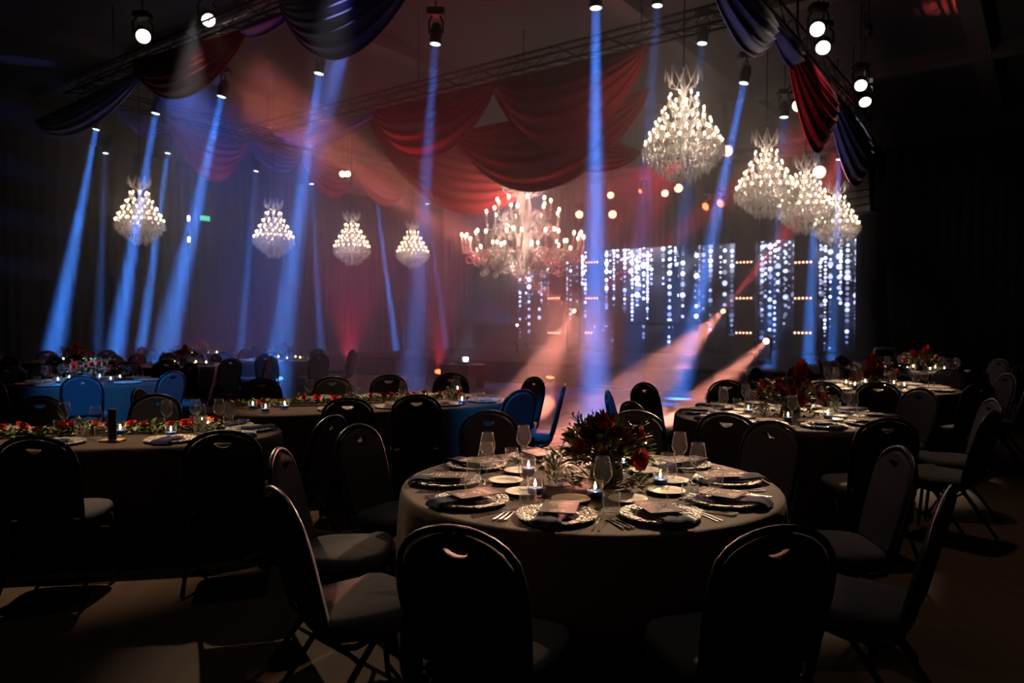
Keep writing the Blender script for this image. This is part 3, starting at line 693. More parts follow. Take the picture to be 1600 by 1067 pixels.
# ---------------------------------------------------------------- the big scrolled chandelier
def spiral(c, u, r0, turns, start, n=14, sgn=1):
    """flat scroll in the plane of unit vector u and z"""
    pts = []
    for i in range(n + 1):
        q = i / n; an = start + sgn * 2 * pi * turns * q; rr = r0 * (1 - .62 * q)
        pts.append(Vector(c) + u * rr * cos(an) + Vector((0, 0, rr * sin(an))))
    return pts
def big_chandelier():
    p = P(818, 430, 18.0); r = empty('scroll_chandelier', p, .15); tag(r, 'big many-armed chandelier of pale scrolls hanging over the dance floor', 'chandelier')
    sc = M['scroll']
    MB().lathe([(.02, .0), (.10, .05), (.22, .22), (.24, .5), (.16, .8), (.22, 1.05), (.14, 1.35), (.20, 1.6), (.16, 1.85), (.24, 2.1), (.17, 2.3), (.10, 2.45), (.02, 2.5)], 18).build('body', sc, r)
    MB().tube([(0, 0, 2.45), (0, 0, HT - p.z)], .02, 8).build('cord', M['truss'], r)
    bulb = MB().ball((0, 0, .035), .034, 8, 6, 1.5).mesh('bulb', M['bulb'])
    def armset(n, off, R0, zb, tip, rad, sub=1, spread=.16):
        for k in range(n):
            an = off + 2 * pi * k / n; u = Vector((cos(an), sin(an), 0)); tt = Vector((-sin(an), cos(an), 0))
            mb = MB(); zt_ = tip - .20
            pts = [u * q + Vector((0, 0, z)) for q, z in ((.18, zb), (R0 * .35, zb + .16), (R0 * .55, zb + .27), (R0 * .75, zb + .20), (R0 * .85, zt_ - .22), (R0 * .97, zt_ - .2), (R0, zt_))]
            mb.tube(pts, rad, 6)
            mb.tube(spiral(u * (R0 * .70) + Vector((0, 0, zb + .06)), u, R0 * .13, 1.2, 1.2), rad * .8, 5)
            mb.tube(spiral(u * (R0 * .88) + Vector((0, 0, zt_ - .36)), u, R0 * .08, 1.3, 1.6), rad * .75, 5)
            mb.tube(spiral(u * (R0 * .42) + Vector((0, 0, zb - .02)), u, R0 * .12, 1.2, .5, sgn=-1), rad * .8, 5)
            spots = [u * R0 + Vector((0, 0, zt_))]
            if sub > 1:
                for s in (-1, 1):
                    q = u * R0 * .93 + tt * s * spread + Vector((0, 0, zt_ - .02)); spots.append(q)
                    mb.tube([u * R0 * .82 + Vector((0, 0, zt_ - .2)), (u * R0 * .9 + tt * s * spread * .8 + Vector((0, 0, zt_ - .2))), q], rad * .8, 5)
            for q in spots: mb.lathe([(.012, -.02), (.055, 0), (.02, .01), (.022, .17), (.018, .18)], 8, q)
            a = mb.build('arm', sc, r)
            for q in spots: b = link('bulb', bulb, a); b.location = q + Vector((0, 0, .19))
    armset(10, .0, 1.50, .34, .93, .027, 2, .17)
    armset(10, .31, 1.14, .30, .62, .026)
    armset(9, .2, .90, 1.0, 1.52, .025)
    armset(9, .5, .66, 1.28, 1.78, .023)
    for k in range(8):
        an = 2 * pi * k / 8; u = Vector((cos(an), sin(an), 0)); mb = MB()
        mb.tube([u * .2 + Vector((0, 0, 1.95)), u * .38 + Vector((0, 0, 1.93)), u * .5 + Vector((0, 0, 2.05)), u * .46 + Vector((0, 0, 2.2))], .018, 6)
        mb.tube(spiral(u * .42 + Vector((0, 0, 2.16)), u, .12, 1.4, -.5), .016, 5)
        mb.tube(spiral(u * .28 + Vector((0, 0, 2.3)), u, .11, 1.3, .5), .014, 5)
        a = mb.build('crown_scroll', sc, r)
        if k % 2 == 0: b = link('bulb', bulb, a); b.location = u * .44 + Vector((0, 0, 2.36)); mb2 = MB().tube([u * .44 + Vector((0, 0, 2.2)), u * .44 + Vector((0, 0, 2.36))], .016, 6).build('candle_tube', sc, a)
    for k in range(14):
        an = 2 * pi * k / 14; u = Vector((cos(an), sin(an), 0)); mb = MB()
        mb.tube([u * .15 + Vector((0, 0, .2)), u * .5 + Vector((0, 0, .12)), u * .75 + Vector((0, 0, .22))], .018, 6)
        mb.tube(spiral(u * .62 + Vector((0, 0, .14)), u, .13, 1.4, 1.0), .016, 5)
        mb.tube(spiral(u * .40 + Vector((0, 0, .52)), u, .16, 1.3, 2.0), .016, 5)
        mb.build('lower_scroll', sc, r)
    for z in (.15, .7, 1.25, 1.8, 2.3):
        for k in range(3):
            an = 2.1 * k + z; lamp('POINT', 'chandelier_lamp', p + Vector(((.62 - .15 * z) * cos(an), (.62 - .15 * z) * sin(an), z)), (1, .66, .52), 22, radius=.012)
big_chandelier()

# ---------------------------------------------------------------- hanging speakers, exit sign, cable, rail
p = P(1346, 333, 20.5)
r = empty('line_array', p, ROOMROT - .5); tag(r, 'dark hanging column of stacked loudspeakers beside the last navy swag', 'loudspeaker')
for i in range(8):
    MB().bevbox((0, .02 * abs(i - 6), .1 + i * .205), (.72, .45, .195), .02).build('speaker_cabinet', M['truss'], r)
MB().bevbox((0, .1, 1.72), (.75, .3, .06), .01).build('fly_bar', M['truss'], r)
MB().tube([(0, .1, 1.74), (0, .1, HT - .002 - p.z)], .015, 6).build('cable', M['rig'], r)
p = on_a(320, A0 + .22, 0); p = P(320, 341, p.y)
r = empty('exit_sign', p, atan2(BX.y, BX.x)); tag(r, 'small green lit exit box on the dark wall', 'sign')
MB().bevbox((0, .05, 0), (.42, .10, .22), .01).build('housing', M['rig'], r); MB().box((0, -.01, 0), (.38, .02, .17)).build('panel', M['exit'], r)
p = P(297, 543, 20.0)
r = empty('hanging_cable', (p.x, p.y, .9)); tag(r, 'thin hanging cable with two small lit candle lamps near the wall', 'cable')
MB().tube([(0, 0, 0), (.02, 0, 3), (0, 0, HT - .9)], .012, 6).build('cable', M['truss'], r)
for py in (345, 378):
    z = P(297, py, 20.0).z - .9; MB().lathe([(.001, 0), (.03, 0), (.035, .12), (.001, .14)], 8, (0, 0, z)).build('candle_lamp', M['lens_warm'], r)
p = P(1366, 575, 14.0)
r = empty('handrail', (p.x, p.y, 0)); tag(r, 'pale L-shaped handrail end catching light behind the aisle tables', 'handrail')
zt2 = P(1366, 545, 14).z; MB().tube([(0, 0, 0), (0, 0, zt2 - .05), (.02, 0, zt2), (.06, 0, zt2 + .005), (.40, 0, zt2)], .022, 8).build('rail', M['steel_rail'], r)
MB().tube([(.40, 0, 0), (.40, 0, zt2)], .015, 8).build('post', M['rig'], r)

# ---------------------------------------------------------------- chairs
def make_chair():
    r = empty('banquet_chair'); tag(r, 'x', 'chair', 'banquet chairs')
    fab, met = M['chair_fabric'], M['chair_metal']
    n = 28
    def sup(s, z, yo=0):
        out = []
        for k in range(n):
            a = 2 * pi * k / n; c, sn = cos(a), sin(a)
            x = .225 * s * math.copysign(abs(c) ** .5, c); y = .215 * s * math.copysign(abs(sn) ** .5, sn)
            out.append((x * (1 + .06 * y / .2), y + yo, z + .012 * (y > .1)))
        return out
    MB().loft([sup(.93, .408), sup(.99, .415), sup(1, .435), sup(.99, .455), sup(.95, .470), sup(.85, .479), sup(.5, .486), sup(.05, .488)]).build('seat', fab, r)
    MB().loft([sup(.90, .388), sup(.92, .392), sup(.92, .409)]).build('seat_pan', met, r)
    yb = lambda z: -.205 - (z - .45) * .25
    half = [(.186, .47), (.194, .60), (.200, .71), (.196, .775), (.180, .830), (.150, .870), (.112, .897), (.072, .913), (.034, .922)]
    outl = half + [(0, .925)] + [(-x, z) for x, z in reversed(half)]
    # padded back with hand-hold opening
    hole = [(.050 * cos(2 * pi * k / 14), .866 + .017 * sin(2 * pi * k / 14) + .006 * cos(2 * pi * k / 7)) for k in range(14)]
    cx, cz = 0, .70
    inset = [(x * .93, cz + (z - cz) * .95) for x, z in outl]
    import bmesh
    bm = bmesh.new()
    def loop(pts, off): return [bm.verts.new((x, yb(z) + off, z)) for x, z in pts]
    def edges(vs): return [bm.edges.new((vs[i], vs[(i + 1) % len(vs)])) for i in range(len(vs))]
    rim = loop(outl, 0)
    for off in (.026, -.020):
        ri = loop(inset, off); ho = loop(hole, off); e = edges(ri) + edges(ho)
        bmesh.ops.triangle_fill(bm, edges=e, use_beauty=True)
        m = len(rim)
        for i in range(m):
            bm.faces.new((rim[i], rim[(i + 1) % m], ri[(i + 1) % m], ri[i]))
        if off > 0: h1 = ho
        else:
            for i in range(14): bm.faces.new((h1[i], h1[(i + 1) % 14], ho[(i + 1) % 14], ho[i]))
    bmesh.ops.recalc_face_normals(bm, faces=bm.faces[:])
    for f in bm.faces: f.smooth = abs(f.normal.y) < .93
    me = bpy.data.meshes.new('backrest'); bm.to_mesh(me); bm.free(); me.materials.append(fab); link('backrest', me, r)
    fr = [(.20, -.02, .395), (.20, -.10, .372), (.20, -.165, .385), (.20, -.20, .43)] + [(x + .012, yb(z), z + (.012 if z > .8 else 0)) for x, z in half]
    path = fr + [(0, yb(.937), .938)] + [(-x, y, z) for x, y, z in reversed(fr)]
    MB().tube(path, .0125, 8).build('back_frame', met, r)
    MB().tube([(x, yb(z) + .004, z) for x, z in [(q[0] * 1.12, .868 + (q[1] - .868) * 1.25) for q in hole]], .007, 6, closed=True).build('hand_grip', met, r)
    for s in (-1, 1):
        MB().tube([(s * .19, .185, .40), (s * .20, .195, .30), (s * .215, .225, .012)], .0125, 8).build('leg', met, r)
        MB().tube([(s * .20, .06, .392), (s * .202, -.03, .375), (s * .207, -.09, .30), (s * .222, -.30, .012)], .0125, 8).build('leg', met, r)
    MB().tube([(-.206, -.085, .305), (.206, -.085, .305)], .009, 6).build('stretcher', met, r)
    MB().tube([(-.198, .192, .31), (.198, .192, .31)], .009, 6).build('stretcher', met, r)
    return r
chair0 = make_chair()
HOURS = ['twelve', 'one', 'two', 'three', 'four', 'five', 'six', 'seven', 'eight', 'nine', 'ten', 'eleven']
def clock(phi):
    return HOURS[int(round((90 - math.degrees(phi)) / 30)) % 12]
def ring_chairs(c, desc, phis, rback=1.50, skip=()):
    for i, d in enumerate(phis):
        ph = radians(d + random.uniform(-2, 2)); rr = rback - .315 + random.uniform(-.02, .05)
        place(chair0, (c.x + rr * cos(ph), c.y + rr * sin(ph), 0), ph + pi / 2 + random.uniform(-.06, .06), 'black banquet chair at %s, %s o\'clock, stage at twelve' % (desc, clock(radians(d))), 'banquet chairs')
def chair_at(bx, by, tx, ty, label):
    d = Vector((tx - bx, ty - by, 0)).normalized()
    place(chair0, (bx + d.x * .315, by + d.y * .315, 0), atan2(d.y, d.x) - pi / 2, label, 'banquet chairs')

# ---------------------------------------------------------------- tables and cloths
ZTOP = .762
def cloth(outline, name, label, seed=0, amp=.035, z0=.015):
    """outline: list of (point, outward normal); hangs to the floor in soft folds"""
    rnd = random.Random(seed); n = len(outline); L = 0; ar = []
    for i in range(n): ar.append(L); L += (outline[(i + 1) % n][0] - outline[i][0]).length
    kf = max(6, int(L / .30)); ph = rnd.random() * 6
    cen = sum((p for p, _ in outline), Vector((0, 0, 0))) / n
    rings = []
    prof = ((-.02, ZTOP, 0), (.002, ZTOP - .002, 0), (.010, ZTOP - .012, 0), (.014, ZTOP - .05, .10), (.016, ZTOP - .18, .35), (.018, ZTOP - .40, .7), (.020, .18, .9), (.022, z0, 1.0))
    def fold(i):
        s = ar[i] / L * 2 * pi
        return .5 + .5 * sin(kf * s + 1.2 * sin(3 * s + ph) + ph)
    for off, z, a in prof:
        rings.append([(p.x - cen.x + nn.x * (off + a * amp * fold(i)), p.y - cen.y + nn.y * (off + a * amp * fold(i)), z) for i, (p, nn) in enumerate(outline)])
    mb = MB(); inner = [[(x * q, y * q, ZTOP) for x, y, z in rings[0]] for q in (.02, .5)]
    mb.loft(inner + [rings[0]] + rings[1:], False); mb.add([(0, 0, ZTOP)] + inner[0], [(0, 1 + i, 1 + (i + 1) % n) for i in range(n)])
    o = mb.build('tablecloth', M['cloth']); o.location = cen
    return tag(o, label, 'tablecloth', 'floor-length tablecloths')
def circle_outline(c, R, n=150):
    return [(Vector((c.x + R * cos(2 * pi * i / n), c.y + R * sin(2 * pi * i / n), 0)), Vector((cos(2 * pi * i / n), sin(2 * pi * i / n), 0))) for i in range(n)]
def capsule_outline(p, q, hw, n=40, m=60):
    p = Vector((*p, 0)); q = Vector((*q, 0)); d = (q - p).normalized(); nn = Vector((d.y, -d.x, 0)); out = []
    for i in range(m): out.append((p.lerp(q, i / m) + nn * hw, nn))
    for i in range(n): a = -pi / 2 + pi * i / n; v = d * cos(a) - nn * sin(a); out.append((q + v * hw, v))
    for i in range(m): out.append((q.lerp(p, i / m) - nn * hw, -nn))
    for i in range(n): a = pi / 2 + pi * i / n; v = d * cos(a) - nn * sin(a); out.append((p + v * hw, v))
    return out
tb = empty('banquet_table'); tag(tb, 'x', 'table', 'round banquet tables')
MB().lathe([(.001, .72), (.87, .72), (.878, .735), (.87, .752), (.001, .754)], 40).build('tabletop', M['truss'], tb)
for k in range(4):
    an = pi / 4 + k * pi / 2; MB().tube([(.5 * cos(an), .5 * sin(an), .72), (.6 * cos(an), .6 * sin(an), .0)], .016, 8).build('leg', M['chair_metal'], tb)
def round_table(c, desc, phis, seed, chairs=True):
    place(tb, (c.x, c.y, 0), 0, 'round folding table hidden under the cloth of ' + desc, 'round banquet tables')
    cloth(circle_outline(c, .9), 'tablecloth', 'dark floor-length cloth on ' + desc, seed)
    if chairs: ring_chairs(c, desc, phis)
DESC = {1: 'the front round table', 2: 'the second aisle table', 3: 'the third aisle table', 4: 'the last aisle table',
        7: 'the bright blue-lit round table', 8: 'the table behind the blue-lit one', 9: 'the table beside the red floor light', 10: 'the table at the wall drape', 11: 'the farthest wall table', 12: 'the table cut by the edge'}
TB = {1: T1, 2: T2, 3: T3, 4: T4, 7: Vector((-5.55, 9.7, 0)), 8: Vector((-5.9, 13.3, 0)), 9: Vector((-4.75, 15.3, 0)), 10: Vector((-8.6, 14.6, 0)), 11: Vector((-7.5, 17.8, 0)), 12: Vector((-8.2, 11.3, 0))}
round_table(T1, DESC[1], [1, 37, 73, 109, 148, 185, 218, 249, 287, 325], 1)
round_table(T2, DESC[2], [21 + 36 * k for k in range(10)], 2)
round_table(T3, DESC[3], [30 + 36 * k for k in range(10)], 3)
round_table(T4, DESC[4], [10 + 36 * k for k in range(10)], 4)
round_table(TB[7], DESC[7], [-62, -22, 18, 60, 100, 140, 180, 222, 262], 7)
round_table(TB[8], DESC[8], [5 + 40 * k for k in range(9)], 8)
round_table(TB[9], DESC[9], [-5 + 40 * k for k in range(9)], 9)
round_table(TB[10], DESC[10], [20 + 40 * k for k in range(9)], 10)
round_table(TB[11], DESC[11], [12 + 40 * k for k in range(9)], 11)
round_table(TB[12], DESC[12], [0, 40, 80, 280, 320], 12)
# two long tables with garlands
def long_table(p, q, hw, desc, seed):
    P0, P1 = Vector((*p, 0)), Vector((*q, 0)); L = (P1 - P0).length; c = (P0 + P1) / 2; d = P1 - P0
    r = empty('banquet_table', c, atan2(d.y, d.x)); tag(r, 'long table with rounded ends hidden under the cloth of ' + desc, 'table')
    out = [(L / 2 + (hw - .03) * cos(a), (hw - .03) * sin(a)) for a in [-pi / 2 + pi * i / 16 for i in range(17)]] + [(-L / 2 - (hw - .03) * cos(a), -(hw - .03) * sin(a)) for a in [-pi / 2 + pi * i / 16 for i in range(17)]]
    MB().prism(out, .72, .754).build('tabletop', M['truss'], r)
    for sx in (-1, 1):
        for sy in (-1, 1): MB().tube([(sx * L * .45, sy * hw * .6, .72), (sx * L * .45, sy * hw * .6, 0)], .018, 8).build('leg', M['chair_metal'], r)
    cloth(capsule_outline(p, q, hw), 'tablecloth', 'dark floor-length cloth on ' + desc, seed)
D5, D6 = 'the short garland table', 'the long garland table'
T5p, T5q, T5w = (-4.9, 4.75), (-2.22, 5.22), .55
T6p, T6q, T6w = (-2.15, 6.90), (-.74, 7.45), .70
long_table(T5p, T5q, T5w, D5, 21); long_table(T6p, T6q, T6w, D6, 22)
C6 = Vector((-.74, 7.45, 0))
for bx, by, tx, ty, lab in (
  (-1.62, 4.12, -1.9, 5.2, 'black banquet chair before the short garland table, handle slot lit through'),
  (-2.55, 3.92, -2.7, 5.1, 'black banquet chair before the short garland table, below the roses'),
  (-3.5, 3.78, -3.6, 5.0, 'black banquet chair before the short garland table, cut by the picture edge'),
  (-1.17, 4.78, -2.22, 5.15, 'black banquet chair at the rounded end of the short garland table'),
  (-3.85, 6.02, -3.7, 5.0, 'grey-faced banquet chair behind the short garland table, beside the edge'),
  (-3.0, 6.22, -2.85, 5.1, 'black banquet chair behind the short garland table, wine glass before it'),
  (-3.42, 6.75, -2.15, 6.9, 'black banquet chair at the wall end of the long garland table'),
  (-.80, 6.18, -.95, 7.2, 'dark navy banquet chair before the long garland table, next to the lit cloth'),
  (-1.32, 5.92, -1.5, 7.0, 'black banquet chair before the long garland table, centre one'),
  (-2.72, 8.00, -2.2, 7.0, 'black banquet chair behind the long garland table, closest to the wall'),
  (-2.0, 8.22, -1.75, 7.1, 'black banquet chair behind the long garland table, second from the wall'),
  (-1.42, 8.5, -1.2, 7.3, 'blue-lit banquet chair behind the long garland table, before the red floor streak'),
  (-.72, 8.75, -.75, 7.4, 'blue banquet chair behind the far end of the long garland table'),
  (.08, 6.60, -.74, 7.45, 'bright blue banquet chair beside the lit cloth end of the long garland table'),
  (.25, 8.15, -.74, 7.45, 'dark blue banquet chair at the dance floor corner of the long garland table'),
  (.50, 7.15, -.6, 7.25, 'bright blue banquet chair seen side-on, pulled out by the dance floor')):
    chair_at(bx, by, tx, ty, lab)

# ---------------------------------------------------------------- table ware
def lathe_obj(name, prof, m, n=20, cat='', group=None):
    o = MB().lathe(prof, n).build(name, m); return tag(o, 'x', cat, group)
wine = lathe_obj('wine_glass', [(.001, .001), (.036, .001), (.037, .003), (.012, .007), (.0045, .014), (.004, .05), (.0042, .092), (.010, .100), (.030, .122), (.0405, .142), (.040, .160), (.033, .198), (.0285, .222), (.0278, .222), (.032, .198), (.039, .160), (.0392, .143), (.029, .1235), (.001, .103)], M['glass'], 22, 'wine glass')
tumb = lathe_obj('tumbler', [(.001, .002), (.028, .002), (.032, .006), (.036, .045), (.0365, .09), (.0355, .09), (.0345, .045), (.030, .012), (.001, .011)], M['glass'], 20, 'tumbler')
bread = lathe_obj('side_plate', [(.001, .004), (.045, .004), (.05, .002), (.055, .005), (.085, .014), (.087, .016), (.085, .0175), (.055, .009), (.048, .0075), (.001, .0075)], M['china'], 28, 'plate')
chg = empty('charger_plate'); tag(chg, 'x', 'plate')
def beaded_rim():
    mb = MB(); rnd = random.Random(5); n = 40; rings = []
    for r, z in ((.092, .003), (.10, .003), (.150, .009), (.163, .014), (.166, .018), (.162, .0215), (.150, .0205), (.135, .0175), (.118, .0145), (.103, .0115), (.095, .0095), (.092, .009)):
        j = .003 if z > .0114 else 0
        rings.append([((r + rnd.uniform(-j, j) * .5) * cos(2 * pi * k / n), (r + rnd.uniform(-j, j) * .5) * sin(2 * pi * k / n), z + rnd.uniform(-j, j)) for k in range(n)])
    return mb.loft(rings, False)
beaded_rim().build('beaded_rim', M['charger'], chg)
MB().lathe([(.001, .003), (.093, .003), (.094, .008), (.085, .0075), (.001, .0075)], 28).build('well', M['well'], chg)
def flat(name, out, th=.0022, arc=.0, cat='cutlery'):
    zf = lambda x, y: .0015 + arc * (max(0, (abs(y) - .02)) / .09) ** 2
    return tag(MB().prism(out, 0, th, zf).build(name, M['silver']), 'x', cat)
def mir(h): return h + [(-x, y) for x, y in reversed(h)]
fork = flat('fork', [(.005, -.10), (.0065, -.085), (.004, -.03), (.003, .02), (.0055, .032), (.0115, .045), (.0115, .095), (.0095, .095), (.0085, .058), (.0045, .058), (.0045, .096), (.0025, .096), (.002, .056), (-.002, .056), (-.0025, .096), (-.0045, .096), (-.0045, .058), (-.0085, .058), (-.0095, .095), (-.0115, .095), (-.0115, .045), (-.0055, .032), (-.003, .02), (-.004, -.03), (-.0065, -.085), (-.005, -.10)], arc=.006)
knife = flat('knife', [(.005, -.11), (.0055, -.02), (.004, 0), (.004, .10), (.0, .115), (-.006, .10), (-.009, .06), (-.008, .01), (-.0045, -.02), (-.005, -.11)])
spoon = flat('spoon', mir([(.004, -.075), (.0055, -.06), (.0025, .02), (.007, .03), (.0135, .045), (.0145, .058), (.011, .072), (.004, .079)]), arc=.005)
def napkin():
    nu, nv = 7, 14; top = []; path = [(.055, .026), (.0, .025), (-.06, .026), (-.11, .030), (-.150, .0355), (-.168, .034), (-.182, .026), (-.192, .016), (-.197, .012)]
    def at(q):
        x = q * (len(path) - 1); i = min(int(x), len(path) - 2); f = x - i
        return path[i][0] * (1 - f) + path[i + 1][0] * f, path[i][1] * (1 - f) + path[i + 1][1] * f
    rings = []
    for j in range(nv + 1):
        y, z = at(j / nv); hw = .058 + .006 * sin(j * .8); th = .012
        ring = [(hw * (2 * i / nu - 1), y, z + .003 * sin(i * 1.7 + j * .5)) for i in range(nu + 1)]
        ring += [(hw * (2 * i / nu - 1) * .98, y + .002, z - th * .55) for i in reversed(range(nu + 1))]
        rings.append(ring)
    return tag(MB().loft(rings).build('napkin', M['navy']), 'x', 'napkin')
nap = napkin()
menu = tag(MB().bevbox((0, 0, 0), (.145, .205, .0024), .0006).build('menu_card', M['menu']), 'x', 'menu card')
def setting(c, phi, desc, items, R=0.0, where=None, zt=ZTOP):
    """lays one place; local +y points to the table centre, R = distance of the place's frame from the centre"""
    out = Vector((cos(phi), sin(phi), 0)); rz = phi + pi / 2; right = Vector((cos(rz), sin(rz), 0)); inn = -out
    place_ = where or "%s o'clock place" % clock(phi)
    def put(pr, lx, ly, dz, rot, name, group):
        p = c + right * lx + inn * (ly + R); place(pr, (p.x, p.y, zt + dz), rz + rot, '%s, %s, %s' % (name, place_, desc), group)
    J = lambda s: random.uniform(-s, s)
    jx = J(.008)
    if 'c' in items: put(chg, jx, -.685, 0.0, J(3), 'silver beaded charger plate', 'charger plates')
    if 'n' in items: put(nap, jx + J(.006), -.685, 0, J(.12), 'navy folded napkin over the plate rim', 'navy napkins')
    if 'm' in items: put(menu, jx + J(.01), -.655 + J(.008), .0395, J(.16), 'dark menu card with pale print', 'menu cards')
    if 'f' in items:
        for q, nm in ((-.180, 'inner silver fork'), (-.200, 'middle silver fork'), (-.220, 'outer silver fork')): put(fork, q, -.70 + J(.008), 0, J(.04) + (-.2 - q) * .6, nm, 'forks')
    if 'k' in items:
        for q, nm in ((.180, 'inner silver knife'), (.200, 'outer silver knife')): put(knife, q, -.71 + J(.008), 0, J(.04), nm, 'knives')
    if 's' in items: put(spoon, 0, -.508, 0, pi / 2 + J(.05), 'silver dessert spoon', 'spoons')
    if 'b' in items: put(bread, J(.01), -.405, 0, 0, 'cream side plate', 'side plates')
    if 'w' in items: put(wine, .155 + J(.012), -.495 + J(.01), 0, J(3), 'tall wine glass', 'wine glasses')
    if 't' in items: put(tumb, .215 + J(.01), -.555 + J(.01), 0, J(3), 'clear water tumbler', 'tumblers')
for k in range(10): setting(T1, radians(1 + 36 * k), DESC[1], 'cnmfksbwt')
for k in range(10): setting(T2, radians(21 + 36 * k), DESC[2], 'cnmkbwt')
for k in range(10): setting(T3, radians(30 + 36 * k), DESC[3], 'cmbwt')
for k in range(10): setting(T4, radians(10 + 36 * k), DESC[4], 'cwt')
for i, d in ((7, [-62, -22, 18, 60, 100, 140, 180, 222, 262]), (8, [5 + 40 * k for k in range(9)]), (9, [-5 + 40 * k for k in range(9)]), (10, [20 + 40 * k for k in range(9)]), (11, [12 + 40 * k for k in range(9)])):
    for q in d: setting(TB[i], radians(q), DESC[i], 'cwt')
def edge_places(p, q, hw, desc, near, far, ends, items='cnbwt'):
    p = Vector((*p, 0)); q = Vector((*q, 0)); d = (q - p).normalized(); nn = Vector((d.y, -d.x, 0)); L = (q - p).length
    word = ['first', 'second', 'third', 'fourth', 'fifth']
    for side, n, s in (('near-side', near, 1), ('far-side', far, -1)):
        for i in range(n):
            c = q.lerp(p, (i + .15) / n); setting(c, atan2(s * nn.y, s * nn.x), desc, items, .9 - hw, '%s %s place' % (word[i], side))
    if ends:
        for a, nm in ((-40, 'near end'), (12, 'very end'), (62, 'far end')):
            setting(q, atan2(d.y, d.x) + radians(a), desc, items, .9 - hw, nm + ' place')
edge_places(T5p, T5q, T5w, D5, 4, 4, True, 'cnwt')
edge_places(T6p, T6q, T6w, D6, 3, 3, True, 'cmwt')

# ---------------------------------------------------------------- candles
cand = empty('candle_glass'); tag(cand, 'x', 'candle', 'candles in glasses')
MB().lathe([(.001, .002), (.030, .002), (.034, .006), (.0375, .09), (.0365, .09), (.033, .012), (.001, .010)], 18).build('glass_cup', M['glass'], cand)
MB().lathe([(.001, .012), (.0315, .012), (.0335, .036), (.030, .038), (.001, .037)], 18).build('blue_wax', M['wax'], cand)
MB().tube([(0, 0, .036), (.001, 0, .044)], .0012, 5).build('wick', M['rig'], cand)
MB().lathe([(.0005, .043), (.005, .049), (.0062, .056), (.004, .066), (.0005, .078)], 8).build('flame', M['flame'], cand)
def candle(x, y, label, pw=.9, light=True):
    place(cand, (x, y, ZTOP), 0, label, 'candles in glasses')
    if light: lamp('POINT', 'candle_light', (x, y, ZTOP + .062), (1, .55, .22), pw, radius=.006)
for x, y, lab in ((.105, 3.33, 'beside the wine glass stem'), (.085, 3.78, 'behind the other lit one'), (.37, 3.27, 'before the flower base'), (.71, 3.52, 'by the fern sprig'), (.60, 3.95, 'behind the flowers'), (.22, 4.0, 'hidden behind the cut-glass vase')):
    candle(x, y, 'lit blue candle on the front round table, ' + lab, 1.3)
for x, y, lab in ((2.18, 5.82, 'before the flowers'), (2.55, 5.95, 'beside the flowers on the aisle side'), (2.02, 6.3, 'on the dance floor side of the flowers'), (2.5, 6.5, 'behind the flowers')):
    candle(x, y, 'lit candle on the second aisle table, ' + lab, 1.2)
def ring_candles(c, desc, n, r=.32, off=.4, pw=1.0, light=True):
    for k in range(n):
        a = off + 2 * pi * k / n; candle(c.x + r * cos(a), c.y + r * sin(a), "lit candle glass on %s, %s o'clock of its flowers" % (desc, clock(a)), pw, light and k < 2)
ring_candles(T3, DESC[3], 6); ring_candles(T4, DESC[4], 6)
for i in (7, 8, 9, 10, 11): ring_candles(TB[i], DESC[i], 6, .36, .7 * i)
for px, py, lab, d in ((267, 683, 'beside the tall cut-glass vase', D5), (316, 668, 'first of the close pair', D5), (325, 672, 'second of the close pair', D5), (188, 680, 'by the dark bottle foot', D5), (395, 640, 'closest to the wall', D6), (415, 645, 'beside the plate', D6), (445, 640, 'near the bend of the roses', D6), (665, 622, 'between the roses and plates', D6), (715, 614, 'at the dance floor end', D6), (722, 632, 'on the lit cloth edge', D6)):
    q = P(px, py, 1); s = (ZTOP - CAMZ) / (q.z - CAMZ); candle(q.x * s, q.y * s, 'lit blue candle on %s, %s' % (d, lab), 1.1, True)

# ---------------------------------------------------------------- flowers
def leaf_mb(mb, c, d, up, L, wd):
    c = Vector(c); d = Vector(d).normalized(); s = d.cross(Vector(up)).normalized(); n = s.cross(d)
    vs = [c, c + d * L * .35 + s * wd + n * .12 * L, c + d * L * .7 + s * wd * .7 + n * .1 * L, c + d * L, c + d * L * .7 - s * wd * .7 + n * .1 * L, c + d * L * .35 - s * wd + n * .12 * L, c + d * L * .5 + n * .03 * L]
    mb.add(vs, [(0, 1, 6), (1, 2, 6), (2, 3, 6), (3, 4, 6), (4, 5, 6), (5, 0, 6)], True)
def rose_mesh(m):
    mb = MB()
    for ring, (n, r, h, lean) in enumerate(((5, .030, .030, .9), (5, .022, .036, .45), (4, .014, .040, .15), (3, .007, .042, .0))):
        for k in range(n):
            a0 = 2 * pi * (k + .37 * ring) / n; wd = 2 * pi / n * .72
            vs = []
            for j in range(3):
                q = j / 2; rr = r * (.35 + .65 * q) * (1 + lean * q * q * .5); zz = h * q - lean * .006 * (q > .9)
                for i in range(4):
                    a = a0 + wd * (i / 3 - .5) * 1.5; f = 1 - .12 * abs(i - 1.5) * q; vs.append((rr * cos(a), rr * sin(a), zz * f))
            mb.add(vs, [(j * 4 + i, j * 4 + i + 1, j * 4 + 5 + i, j * 4 + 4 + i) for j in range(2) for i in range(3)], True)
    mb.lathe([(.001, -.012), (.010, -.008), (.013, 0), (.011, .006)], 8)
    return mb.mesh('rose', m)
ROSE = rose_mesh(M['rose']); ROSE2 = rose_mesh(M['rose_bright'])
